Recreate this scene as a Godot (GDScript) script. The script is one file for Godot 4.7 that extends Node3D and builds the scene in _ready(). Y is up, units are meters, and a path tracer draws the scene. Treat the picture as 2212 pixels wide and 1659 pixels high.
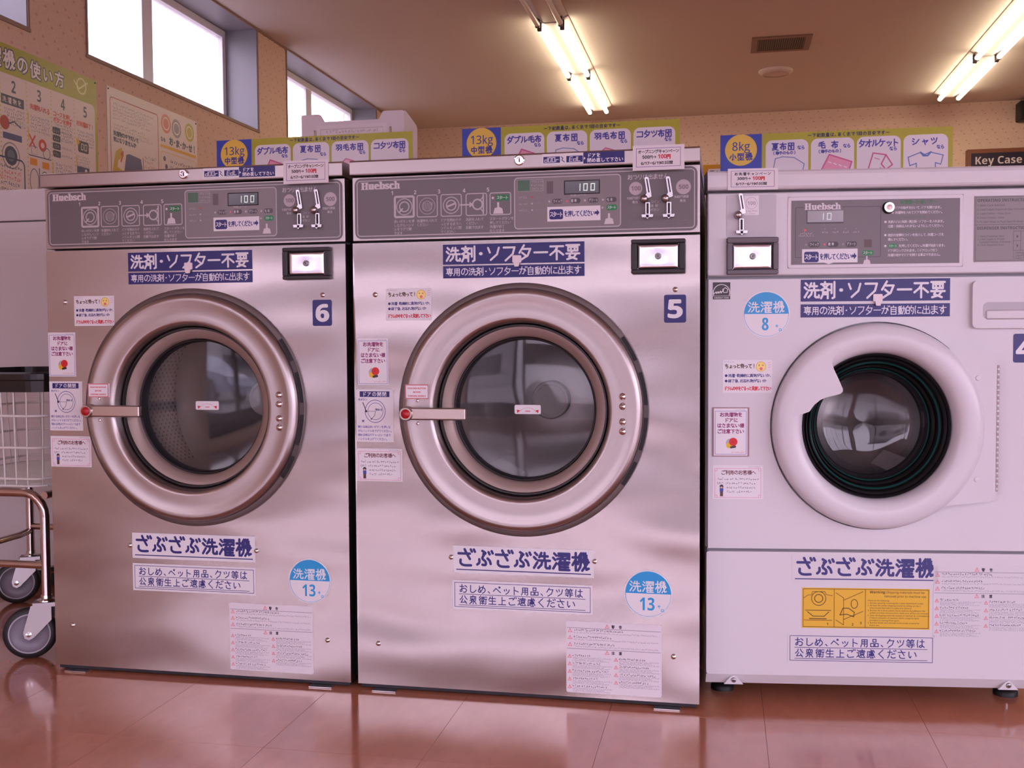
extends Node3D

const TUBE_GLOW := 9.0
const TUBE_LIGHT := 0.12

func _ready() -> void:
	# ---- camera
	var cam := Camera3D.new()
	cam.name = "camera"
	add_child(cam)
	cam.position = Vector3(0.7665, 0.7418, 2.0757)
	cam.rotation = Vector3(-0.0432, 0.2011, -0.0062)
	cam.fov = rad_to_deg(2.0 * atan(829.5 / 2247.6))
	cam.near = 0.05
	cam.far = 200.0
	cam.current = true
	# ---- overcast sky, the daylight of the place
	var env := Environment.new()
	env.background_mode = Environment.BG_SKY
	var sm := ProceduralSkyMaterial.new()
	sm.sky_top_color = Color(0.95, 0.885, 1.0)
	sm.sky_horizon_color = Color(0.96, 0.895, 1.0)
	sm.ground_bottom_color = Color(0.62, 0.55, 0.60)
	sm.ground_horizon_color = Color(0.80, 0.72, 0.78)
	sm.sun_angle_max = 0.0
	sm.sky_energy_multiplier = 1.0
	var sky := Sky.new()
	sky.sky_material = sm
	env.sky = sky
	env.background_energy_multiplier = 4.6
	env.tonemap_mode = Environment.TONE_MAPPER_LINEAR
	env.tonemap_exposure = 1.6
	env.sdfgi_enabled = true
	env.ssao_enabled = true
	env.ssil_enabled = true
	var we := WorldEnvironment.new()
	we.name = "world"
	we.environment = env
	add_child(we)
	# ---- room, then things
	make_prints()
	make_materials()
	build_room()
	outside()
	ceiling_fittings()
	steel_washer("6", -0.7146, 0.7035, {
		"wedges": [0.028, 0.612], "relief": 0.28, "lock": 0.346, "note": 0.391, "card": 0.574, "detergent": V2(0.2015, 0.9355), "hook": V2(0.346, 0.900), "coin": V2(0.6195, 0.9035), "number": V2(0.629, 0.827),
		"look": V2(0.067, 0.8425), "catch": V2(0.0005, 0.7625), "opening": V2(0.0, 0.6535), "customers": V2(0.0, 0.531), "zabu": V2(0.1965, 0.3185), "oshime": V2(0.1965, 0.2505), "capacity": V2(0.6135, 0.227), "caution": V2(0.4265, 0.172), "turning": V2(0.333, 0.6085),
		"screws": [V2(0.044, 0.830), V2(0.652, 0.837), V2(0.044, 0.104), V2(0.652, 0.101), V2(0.191, 0.290), V2(0.492, 0.288)],
	}, ["brushed steel front-loading coin washer numbered 6, left of the row"])
	steel_washer("5", 0.0054, 0.7146, {
		"wedges": [0.034, 0.625], "relief": 0.0, "lock": 0.359, "note": 0.405, "card": 0.585, "detergent": V2(0.195, 0.936), "hook": V2(0.350, 0.900), "coin": V2(0.634, 0.9025), "number": V2(0.645, 0.827),
		"look": V2(0.0715, 0.848), "catch": V2(0.008, 0.7455), "opening": V2(0.0035, 0.638), "customers": V2(0.0025, 0.514), "zabu": V2(0.2115, 0.3145), "oshime": V2(0.209, 0.2425), "capacity": V2(0.6135, 0.230), "caution": V2(0.4475, 0.168), "turning": V2(0.3345, 0.605),
		"screws": [V2(0.048, 0.836), V2(0.667, 0.837), V2(0.046, 0.100), V2(0.664, 0.106), V2(0.207, 0.290), V2(0.506, 0.292)],
	}, ["brushed steel front-loading coin washer numbered 5, in the middle"])
	white_washer()
	others()
# ---------------------------------------------------------------- stroke lettering
# Each sign is drawn as pen strokes on a 16 by 16 square; a stroke that starts with ~ is a soft curve.
const PEN := {
"洗": "2,1 4,3;1,5 3,7;1,15 4,10;8,1 6,5;7,4 14,4;11,1 11,8;5,8 16,8;9,8 8,12 5,15;12,8 12,14 13,15 16,15 16,13",
"剤": "5,0 5,2;1,2 10,2;8,3 5,6 1,8;3,3 6,6 10,8;3,8 3,12 1,16;8,8 8,16;3,10 8,10;3,12 8,12;12,2 12,11;15,0 15,15 13,16",
"不": "1,2 15,2;9,2 6,7 1,11;8,5 8,16;10,7 15,11",
"要": "1,1 15,1;6,1 6,6;10,1 10,6;3,3 3,7 13,7 13,3 3,3;1,10 15,10;7,8 4,13 12,16;12,10 9,14 2,16",
"専": "1,2 15,2;8,0 8,9;3,4 13,4 13,9 3,9 3,4;3,6.5 13,6.5;1,11 15,11;11,9 11,15 9,16;5,12 7,14",
"用": "3,2 3,10 1,16;3,2 13,2 13,15 11,16;3,6 13,6;3,10 13,10;8,2 8,15",
"自": "8,0 7,3;3,3 13,3 13,16 3,16 3,3;3,7 13,7;3,11 13,11",
"動": "8,1 2,2;1,4 9,4;5,2 5,14;2,6 8,6 8,11 2,11 2,6;2,8.5 8,8.5;2,13 8,13;1,16 9,15;10,5 15,5 15,14 13,16;12,1 12,8 9,16",
"的": "4,0 3,3;1,3 7,3 7,15 1,15 1,3;1,9 7,9;11,0 9,6;10,4 15,4 15,13 13,16;10,8 12,11",
"出": "8,0 8,15;3,2 3,7 13,7 13,2;1,9 1,15 15,15 15,9",
"濯": "2,1 4,3;1,5 3,7;1,15 4,10;6,1 10,1 10,6;6,3 9,3;5,6 10,5;11,1 16,1 16,6;11,3 15,3;11,6 16,5;8,7 6,11;7,9 16,9;7,9 7,16;12,7 12,16;7,11 15,11;7,13.5 15,13.5;7,16 16,16",
"機": "1,4 7,4;4,0 4,16;4,6 1,11;4,7 6,10;9,0 7,3 9,4;9,2 7,6 10,6;13,0 12,3 14,4;14,2 12,6 15,6;6,8 16,8;9,8 8,13 6,16;11,0 12,9 14,15 16,14;15,9 10,16;13,6.5 15,7.5",
"品": "5,1 11,1 11,6 5,6 5,1;1,9 7,9 7,15 1,15 1,9;9,9 15,9 15,15 9,15 9,9",
"等": "4,0 1,4;3,2 8,2;5,2 6,4;11,0 9,4;10,2 15,2;12,2 13,4;2,6 14,6;8,4 8,9;1,9 15,9;1,12 15,12;11,9 11,15 9,16;4,13 6,15",
"公": "6,1 5,5 1,9;10,1 12,5 15,8;7,7 3,14 13,13;10,10 14,16",
"衆": "8,0 7,2;3,2 13,2 13,7 3,7 3,2;6,2 6,7;10,2 10,7;8,8 8,16;7,8 2,10;5,9 5,13 1,16;6,11 4,13;9,9 14,16;13,9 10,12",
"衛": "4,0 1,4;4,4 1,8;3,7 3,16;6,2 10,2 10,4;5,4 11,4;6,6 10,6 10,9 6,9 6,6;5,11 11,11;5,14 11,14;8,9 8,16;12,2 16,2;11.5,6 16,6;14,6 14,15 12,16",
"生": "4,1 1,7;3,4 14,4;8,0 8,15;2,9 14,9;1,15 15,15",
"上": "8,1 8,15;8,7 14,7;1,15 15,15",
"遠": "2,1 4,3;1,6 4,6 4,11 1,14;4,12 7,15 16,15;6,2 15,2;10.5,0 10.5,4;5,4 16,4;7,6 14,6 14,8.5 7,8.5 7,6;10,8.5 6,12;9,10 9,13;10,9 15,13;14,9 12,10.5",
"慮": "8,0 8,3;8,1.5 13,1.5;2,3.5 14,3.5 14,5;2,3.5 2,10 1,15;5,5.5 11,5;8,4 8,6.5 12,6.5;5,8 13,8 13,11 5,11 5,8;5,9.5 13,9.5;9,8 9,11;4,13 3,15;6,12.5 7,15.5 12,15.5 12,14;9,12 10,13.5;14,12 15,14",
"中": "2,4 14,4 14,10 2,10 2,4;8,0 8,16",
"型": "1,1 9,1;1,4.5 9,4.5;3,1 3,4 1,8;7,1 7,8;11,1 11,6;14,0 14,8;2,11 14,11;8,8 8,15;1,15 15,15",
"小": "8,1 8,15 6,14;4,5 1,11;12,5 15,11",
"毛": "12,1 3,3;1,6 14,5;1,10 15,9;8,2 8,14 9,15 15,15 15,12",
"布": "1,3 15,3;7,0 5,7 1,11;4,8 4,14;4,8 13,8 13,13 11,14;8.5,5 8.5,16",
"夏": "1,1 15,1;8,1 7,3;4,3 12,3 12,9 4,9 4,3;4,5 12,5;4,7 12,7;6,9 2,13;5,11 12,11 8,14 2,16;5,11 10,15 15,16",
"団": "2,1 14,1 14,16 2,16 2,1;4,6 12,6;9,3 9,13 7,13;5,8 7,10",
"羽": "1,2 7,2 7,14 5,15;2,5 4,7;1,12 5,9;9,2 15,2 15,14 13,15;10,5 12,7;9,12 13,9",
"下": "1,2 15,2;8,2 8,16;9,6 13,9",
"記": "4,0 5,2;1,4 7,4;2,6.5 6,6.5;2,9 6,9;2,11 6,11 6,15 2,15 2,11;9,2 15,2 15,7 9,7;9,7 9,14 10,15 16,15 16,12",
"数": "4,0 4,8;1,4 8,4;2,1 3,3;7,1 5,3;4,5 1,8;4,5 8,7;4,8 2,13 8,15;1,11 8,11;7,10 4,14 1,16;11,0 9,6;10,4 16,4;14,4 12,11 8,16;10,6 12,11 16,16",
"量": "4,0 12,0 12,4 4,4 4,0;4,2 12,2;1,6 15,6;3,8 13,8 13,12 3,12 3,8;3,10 13,10;8,8 8,16;2,14 14,14;1,16 15,16",
"回": "2,1 14,1 14,15 2,15 2,1;5,5 11,5 11,11 5,11 5,5",
"目": "3,1 13,1 13,15 3,15 3,1;3,5.5 13,5.5;3,10 13,10",
"安": "8,0 8,3;2,6 2,3 14,3 14,6;7,5 4,11 12,15;1,9 15,9;11,9 8,13 2,16",
"待": "5,0 1,4;5,4 1,8;4,7 4,16;10,0 10,5;7,2 14,2;6,5 16,5;6,9 16,9;13,6 13,15 11,16;8,11 9,13",
"乾": "4,0 4,2;1,2 8,2;2,4 7,4 7,9 2,9 2,4;2,6.5 7,6.5;1,12 8,12;4.5,9 4.5,16;11,0 9,5;10,3 16,3;10,7 15,7 10,13 10,15 16,15 16,12",
"燥": "4,0 4,8 1,16;1,4 2,8;7,4 5,7;4,9 6,13;9,1 14,1 14,4 9,4 9,1;7,5 11,5 11,8 7,8 7,5;12,5 16,5 16,8 12,8 12,5;7,10.5 16,10.5;11.5,8 11.5,16;11,11 7,15;12,11 16,15",
"前": "4,0 5,3;12,0 10,3;1,4 15,4;2,6 2,16;2,6 7,6 7,16;2,9 7,9;2,12 7,12;10,6 10,12;14,6 14,15 12,16",
"異": "3,1 13,1 13,7 3,7 3,1;3,4 13,4;8,1 8,7;5,8 5,13;11,8 11,13;2,10 14,10;1,13 15,13;6,13 2,16;10,13 14,16",
"物": "3,1 1,6;2,4 8,4;5,0 5,16;1,11 8,9;10,0 8,6;9,4 16,4 15,14 13,16;12,4 8,11;14,4 9,14",
"終": "4,0 2,4 4,5;6,3 1,9 6,8;4,9 4,16;2,11 1,14;6,11 7,14;11,0 8,6;10,3 15,3 11,9 8,11;10,5 16,11;11,11 13,12;9,13 13,16",
"了": "2,2 13,2 8,7;8,6 8,15 6,16",
"後": "5,0 1,4;5,4 1,8;4,7 4,16;10,0 7,4 10,4;13,2 8,8 15,7;13,5 15,8;10,8 6,13;9,10 14,10 10,15 6,16;9,12 15,16",
"忘": "8,0 8,2;1,3 15,3;4,3 4,8 13,8;2,11 1,15;5,10 5,15 12,15 12,12;8,10 9,12;13,10 15,14",
"見": "3,0 13,0 13,10 3,10 3,0;3,3 13,3;3,7 13,7;6,10 5,13 1,16;10,10 10,15 15,15 15,13",
"渡": "2,1 4,3;1,5 3,7;1,15 4,10;11,0 11,2;6,2 16,2;6,2 6,9 4,16;7,5 16,5;9,4 9,8 13,8 13,4;8,10 14,10 10,14 6,16;8,10 12,14 16,16",
"開": "1,1 1,16;1,1 6,1 6,6 1,6;1,3.5 6,3.5;10,1 15,1 15,15 13,16;10,1 10,6 15,6;10,3.5 15,3.5;4,8 12,8;4,11 12,11;6.5,8 6.5,11 4,15;9.5,8 9.5,15",
"閉": "1,1 1,16;1,1 6,1 6,6 1,6;1,3.5 6,3.5;10,1 15,1 15,15 13,16;10,1 10,6 15,6;10,3.5 15,3.5;4,9 12,9;9,7 9,15 7,15;9,9 4,14",
"様": "1,4 7,4;4,0 4,16;4,6 1,11;4,7 6,10;9,0 10,2;14,0 12,2;7,3 16,3;8,5.5 15,5.5;7,8 16,8;11.5,3 11.5,15 10,16;7,10 9,12;10,11 7,15;15,9 13,11;12,10 16,15",
"注": "2,1 4,3;1,5 3,7;1,15 4,10;10,0 11,2;6,4 16,4;7,9 15,9;5,15 16,15;11,4 11,15",
"意": "8,0 8,1;2,1.5 14,1.5;5,2 6,4;11,2 10,4;1,4.5 15,4.5;4,6 12,6 12,11 4,11 4,6;4,8.5 12,8.5;2,12 1,15;5,12 5,15.5 11,15.5 11,13;8,11.5 9,13;13,12 15,14",
"利": "7,0 2,2;1,5 9,5;5,1 5,16;5,6 1,12;6,7 9,10;12,2 12,11;15,0 15,15 13,16",
"客": "8,0 8,2;2,5 2,2 14,2 14,5;7,3 3,7;6,4.5 11,4.5 7,8 2,10;6,6 14,10;4,10.5 12,10.5 12,16 4,16 4,10.5",
"警": "1,2 8,2;3,0 3,3;6,0 6,3;3,4 8,4 8,8;2,5 6,5 6,8 2,8 2,5;11,0 9,4;10,2 16,2;14,2 9,8;11,4 16,8;2,10 14,10;4,12 12,12;4,14 12,14 12,16 4,16 4,14",
"告": "4,1 2,5;3,3 14,3;8,0 8,7;1,7 15,7;4,10 12,10 12,16 4,16 4,10",
"押": "1,4 6,4;4,0 4,15 2,16;1,11 6,9;8,1 15,1 15,10 8,10 8,1;8,5.5 15,5.5;11.5,1 11.5,16",
"標": "1,4 7,4;4,0 4,16;4,6 1,11;4,7 6,10;7,1 16,1;8,3 15,3 15,6 8,6 8,3;10,1 10,6;13,1 13,6;8,8.5 15,8.5;7,11 16,11;11.5,11 11.5,16;9,13 7,15;14,13 16,15",
"準": "2,0 3,2;1,4 3,5;1,9 4,6;7,0 5,5;6,2 15,2;6,2 6,9;10,0 10,9;6,4.5 14,4.5;6,7 14,7;6,9 15,9;1,12 15,12;8,9 8,16",
"使": "4,0 1,7;3,5 3,16;6,3 16,3;7,6 15,6 15,10 7,10 7,6;11,0 11,9 8,14 5,16;8,11 12,15 16,16",
"方": "8,0 8,3;1,3 15,3;6,3 6,8 2,15;6,7 13,7 13,14 10,15",
"直": "1,2 15,2;8,0 8,4;5,4 13,4 13,13 5,13 5,4;5,7 13,7;5,10 13,10;2,6 2,15 15,15",
"円": "2,2 2,16;2,2 14,2 14,15 12,16;8,2 8,8;2,8 14,8",
"日": "3,1 13,1 13,15 3,15 3,1;3,8 13,8",
"間": "1,1 1,16;1,1 6,1 6,6 1,6;1,3.5 6,3.5;10,1 15,1 15,15 13,16;10,1 10,6 15,6;10,3.5 15,3.5;5,8 11,8 11,15 5,15 5,8;5,11.5 11,11.5",
"薄": "1,2 15,2;5,0 5,4;11,0 11,4;2,5 3,6;1,8 3,9;1,15 4,11;5,5 16,5;6,6.5 15,6.5 15,10 6,10 6,6.5;6,8 15,8;10.5,4 10.5,10;5,12 16,12;12,10 12,15 10,16;7,13 8,15",
"手": "13,0 3,2;2,5 14,5;1,9 15,9;8,1 8,15 6,16",
"赤": "3,2 13,2;8,0 8,6;1,6 15,6;6,6 5,12 3,15;10,6 10,15 8,16;3,9 1,12;13,9 15,12",
"入": "7,1 10,2 6,10 1,15;9,4 12,11 15,15",
"取": "1,1 9,1;2,1 2,14;7,1 7,16;2,5 7,5;2,9 7,9;1,14 9,12;10,4 15,4 13,11 9,16;10,6 16,16",
"引": "2,2 7,2 7,6 2,6 1,11 7,11 6,15 4,16;13,0 13,16",
"口": "2,3 14,3 14,14 2,14 2,3",
"時": "1,2 6,2 6,13 1,13 1,2;1,7.5 6,7.5;11,0 11,6;8,3 15,3;7,6 16,6;7,10 16,10;13,7 13,15 11,16;9,11 10,13",
"料": "4,0 4,16;1,6 8,6;2,1 3,4;7,1 5,4;4,7 1,12;5,8 7,10;10,2 12,4;9,6 11,8;14,0 14,16;9,12 16,10",
"金": "8,0 1,6;8,0 15,6;4,6 12,6;3,9 13,9;8,6 8,15;4,11 5,13;12,11 11,13;1,15 15,15",
"硬": "1,2 6,2;4,2 1,9;2,8 6,8 6,14 2,14 2,8;7,2 16,2;8,4 15,4 15,9 8,9 8,4;8,6.5 15,6.5;11.5,2 11,10 6,16;8,10 16,16",
"貨": "4,0 1,4;3,2 3,6;13,0 7,3;9,0 9,5 14,5 15,3;4,7 12,7 12,13 4,13 4,7;4,9 12,9;4,11 12,11;6,13 2,16;10,13 14,16",
"返": "2,1 4,3;1,6 4,6 4,11 1,14;4,12 7,15 16,15;7,2 15,2;8,2 8,7 6,12;8,5 14,5 11,10 8,12;9,7 15,12",
"却": "1,4 8,4;4.5,1 4.5,8;1,8 8,8;4,8 2,13 8,12;6,11 8,14;10,2 15,2 15,11 13,12;10,2 10,16",
"漂": "2,1 4,3;1,5 3,7;1,15 4,10;6,1 16,1;7,3 15,3 15,6 7,6 7,3;10,1 10,6;12.5,1 12.5,6;7,8.5 15,8.5;6,11 16,11;11,11 11,16;8,13 6,15;14,13 16,15",
"白": "8,0 6,3;3,3 13,3 13,16 3,16 3,3;3,9 13,9",
"選": "2,1 4,3;1,6 4,6 4,11 1,14;4,12 7,15 16,15;6,1 10,1 10,3 6,3 6,5 10,5;11,1 15,1 15,3 11,3 11,5 15,5;6,7.5 16,7.5;5,10 16,10;8.5,6 8.5,10;13,6 13,10;8,11 6,13;13,11 15,13",
"始": "4,0 2,9 7,15;1,5 7,5 6,10 1,15;11,0 9,6 15,6;14,4 16,7;9,9 15,9 15,15 9,15 9,9",
"灯": "4,0 4,8 1,16;1,4 2,8;7,4 5,7;4,9 6,13;8,3 16,3;12,3 12,15 10,16",
"途": "2,1 4,3;1,6 4,6 4,11 1,14;4,12 7,15 16,15;11,0 5,5;11,0 16,5;8,5 14,5;7,8 15,8;11,5 11,13;9,9 7,12;13,9 15,12",
"事": "1,2 15,2;4,4 12,4 12,7 4,7 4,4;3,9 13,9 13,13;1,11 16,11;3,13 13,13;8,0 8,15 6,16",
"投": "1,4 6,4;4,0 4,15 2,16;1,11 6,9;9,1 8,6;9,1 13,1 13,5 16,5;8,8 15,8 11,13 7,16;9,9 13,14 16,16",
"指": "1,4 6,4;4,0 4,15 2,16;1,11 6,9;9,1 9,5 10,6 16,6 16,4;14,2 9,4;8,8 15,8 15,16 8,16 8,8;8,12 15,12",
"定": "8,0 8,2;2,5 2,2 14,2 14,5;4,6 12,6;8,6 8,15;8,10 13,10;4,9 3,13 1,15;3,13 7,15 15,15",
"額": "4,0 4,2;1,4 1,2 7,2 7,4;3,4 1,7;3,5 7,5 2,10;4,7 8,10;2,11 7,11 7,15 2,15 2,11;9,1 16,1;12,1 11,3;9,3 16,3 16,12 9,12 9,3;9,6 16,6;9,9 16,9;11,12 9,15;14,12 16,15",
"気": "4,0 1,5;4,2 15,2;4,5 13,5;2,8 13,8 13,14 16,16 16,13;3,10 9,15;9,10 3,15",
"ミ": "3,2 13,4;3,7 12,9;2,12 14,15", "カ": "1,5 13,5 12,14 9,14;7,0 6,8 2,15",
"ソ": "2,2 4,7;14,2 12,9 5,15",
"フ": "2,2 14,2 12,9 4,16",
"タ": "7,0 2,8;6,4 14,4 11,11 3,16;5,8 10,12",
"ー": "1,8 15,8",
"ペ": "1,11 6,5 15,13;12,2 14,2 14,4 12,4 12,2",
"ッ": "4,7 5,10;8,6 9,9;14,7 12,12 7,16",
"ト": "5,1 5,16;5,7 13,10",
"ク": "7,0 2,8;6,3 14,3 11,11 4,16",
"ツ": "2,3 4,7;7,2 8,6;14,2 12,10 5,15",
"キ": "2,5 13,3;1,10 15,8;7,0 9,16",
"ロ": "2,3 14,3 14,14 2,14 2,3",
"ダ": "6,1 1,8;5,4 12,4 9,11 2,16;4,8 8,12;12,0 13,2;15,0 16,2",
"ブ": "2,3 12,3 10,10 3,16;12,0 13,2;15,0 16,2",
"ル": "4,2 4,9 1,15;9,2 9,14 15,9",
"コ": "2,3 14,3 14,14;1,14 14,14",
"オ": "1,5 15,5;10,0 10,16 8,15;9,5 1,14",
"ケ": "5,0 1,8;4,5 15,5;10,5 9,11 4,16",
"シ": "2,2 5,4;1,7 4,9;2,15 9,12 15,4",
"ャ": "3,9 14,7 11,11;6,5 9,16",
"ド": "5,1 5,16;5,7 12,10;10,1 11,3;13,1 14,3",
"ラ": "3,2 13,2;1,6 14,6 11,12 4,16",
"ム": "7,1 2,14 13,13;10,8 15,15",
"ア": "1,3 14,3 9,8;7,6 6,11 2,16",
"ス": "2,2 13,2 9,9 1,15;9,9 15,15",
"ニ": "3,4 13,4;1,13 15,13",
"ン": "2,2 6,5;2,15 9,12 15,4",
"グ": "6,1 1,8;5,4 13,4 10,11 3,16;12,0 13,2;15,0 16,2",
"プ": "2,3 13,3 11,10 3,16;13,0 15,0 15,2 13,2 13,0",
"イ": "13,1 8,6 1,9;9,6 9,16",
"デ": "3,2 10,2;1,6 14,6;8,6 7,12 3,16;12,0 13,2;15,0 16,2",
"リ": "4,1 4,9;12,1 12,9 6,16",
"ガ": "1,5 13,5 12,14 9,14;7,0 6,8 2,15;13,0 14,2;16,0 17,2",
"チ": "12,1 4,3;1,7 15,7;8,3 8,10 4,16",
"ボ": "1,5 14,5;7,1 7,16;4,8 1,13;11,8 14,13;13,0 14,2;16,0 17,2",
"ハ": "5,3 4,9 1,14;10,3 12,8 15,14",
"の": "~8,2 8,7 5,13 2,12 1,8 4,3 9,2 14,5 14,11 9,15",
"が": "~1,5 10,5 11,9 9,14 7,14;~6,0 5,7 1,15;~12,4 14,9;13,0 14,2;16,0 17,2",
"に": "~3,1 2,8 3,15;~8,4 11,4 14,4;~8,9 7,13 10,14 15,14",
"ま": "2,3 14,3;2,7 14,7;~8,0 8,9 8,14 4,16 2,13 6,11 11,12 15,15",
"す": "1,4 15,4;~9,0 9,6 9,10 6,11 4,9 6,6 9,7 10,10 9,13 5,16",
"ざ": "1,4 12,4;~7,0 9,4 12,9;~3,10 3,13 6,15 13,15;13,0 14,2;16,0 17,2",
"ぶ": "~6,1 9,3 7,4;~8,4 6,8 9,11 9,14 6,14;~3,9 3,12 1,14;~11,8 13,10 14,13;12,2 13,4;15,1 16,3",
"お": "1,4 9,4;~5,0 5,9 5,13 2,14 2,11 7,8 12,8 14,11 12,15 8,15;~11,2 13,3 15,5",
"し": "~4,1 4,8 4,13 7,15 11,14 15,10",
"め": "~3,2 4,9 6,14;~11,1 9,8 4,14 1,12 3,7 9,4 14,7 14,12 9,16",
"は": "~3,1 2,8 3,15;7,4 15,4;~11,0 11,8 11,13 8,15 6,13 9,11 13,13 15,15",
"ご": "~3,3 9,2 12,3 10,5;~3,10 3,13 6,15 14,14;13,0 14,2;16,0 17,2",
"く": "~11,0 4,7 4,8 12,16",
"だ": "1,4 9,4;~5,0 4,8 1,15;~8,8 11,7 14,7;~7,12 8,14 11,15 15,14;12,1 13,3;15,0 16,2",
"さ": "1,4 14,4;~6,0 9,5 12,10;~4,9 4,13 7,15 13,15",
"い": "~2,3 2,10 4,14 6,11;~12,4 14,7 15,11",
"な": "1,4 8,4;~5,0 4,5 1,10;~11,2 14,4;~10,7 10,12 8,15 5,13 8,11 12,13 14,15",
"ら": "~5,1 8,2 10,3;~4,5 3,11 8,8 12,9 13,12 10,15 5,16",
"も": "~6,0 6,8 6,13 9,15 13,13 13,9;1,5 11,5;1,9 11,9",
"ち": "1,4 13,4;~7,0 5,8 4,10 9,8 13,10 12,14 6,16",
"ょ": "~9,5 9,11 7,15 4,14 7,12 13,15;9,8 14,8",
"っ": "~3,9 9,7 13,9 12,13 7,15",
"と": "~4,1 5,4 7,7;~13,4 6,7 3,11 5,14 14,14",
"て": "1,3 15,2;~14,2 8,6 7,11 9,14 13,15",
"か": "~1,5 10,5 11,9 9,14 7,14;~6,0 5,7 1,15;~13,3 15,6 16,9",
"れ": "4,1 4,16;1,5 4,4 1,12;~4,8 8,4 11,4 11,10 12,14 16,13",
"る": "~4,2 12,2 3,10 9,7 13,9 13,13 9,16 6,14 8,12 10,14",
"を": "2,3 13,3;~7,0 4,8 8,7 9,11;~14,6 7,9 5,13 9,15 14,15",
"ぐ": "~9,0 3,7 3,8 10,16;12,3 13,5;15,2 16,4",
"つ": "~1,5 9,3 14,6 14,10 8,14",
"り": "~4,1 3,6 4,9;~11,1 12,7 10,12 6,16",
"せ": "1,6 15,5;~12,1 12,10 9,10;~4,2 4,12 6,15 13,15",
"ん": "~9,0 2,15 6,9 9,11 10,14 13,14 16,10",
"へ": "~1,10 6,4 9,7 15,12",
"あ": "2,3 14,3;~7,0 6,8 7,14;~11,5 9,11 4,14 2,12 5,8 11,8 14,11 9,16",
"で": "1,3 14,2;~13,2 7,7 7,12 12,15;11,7 12,9;14,6 15,8",
"き": "2,3 13,2;2,7 14,6;~6,0 9,5 12,10;~4,11 5,14 12,15",
"け": "~3,1 2,8 3,15;7,5 15,5;~11,1 12,8 9,16",
"げ": "~3,1 2,8 3,15;6,5 13,5;~10,1 10,8 8,16;13,0 14,2;16,0 17,2",
"よ": "~9,0 9,9 9,13 5,15 3,13 7,11 14,15;9,5 14,5",
"う": "~5,1 8,2 11,3;~2,7 9,5 13,8 12,12 6,16",
"た": "1,4 10,4;~5,0 4,8 1,15;~9,8 12,7 15,7;~8,12 9,14 12,15 16,14",
"、": "2,12 5,15", "。": "2,12 5,12 5,15 2,15 2,12", "・": "7.6,8 8.4,8", "！": "8,1 8,10;8,14 8,15", "〜": "~1,9 5,7 10,9 15,7", "→": "1,8 15,8;10,3 15,8 10,13", "（": "~11,0 8,5 8,11 11,16", "）": "~5,0 8,5 8,11 5,16",
}

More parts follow.
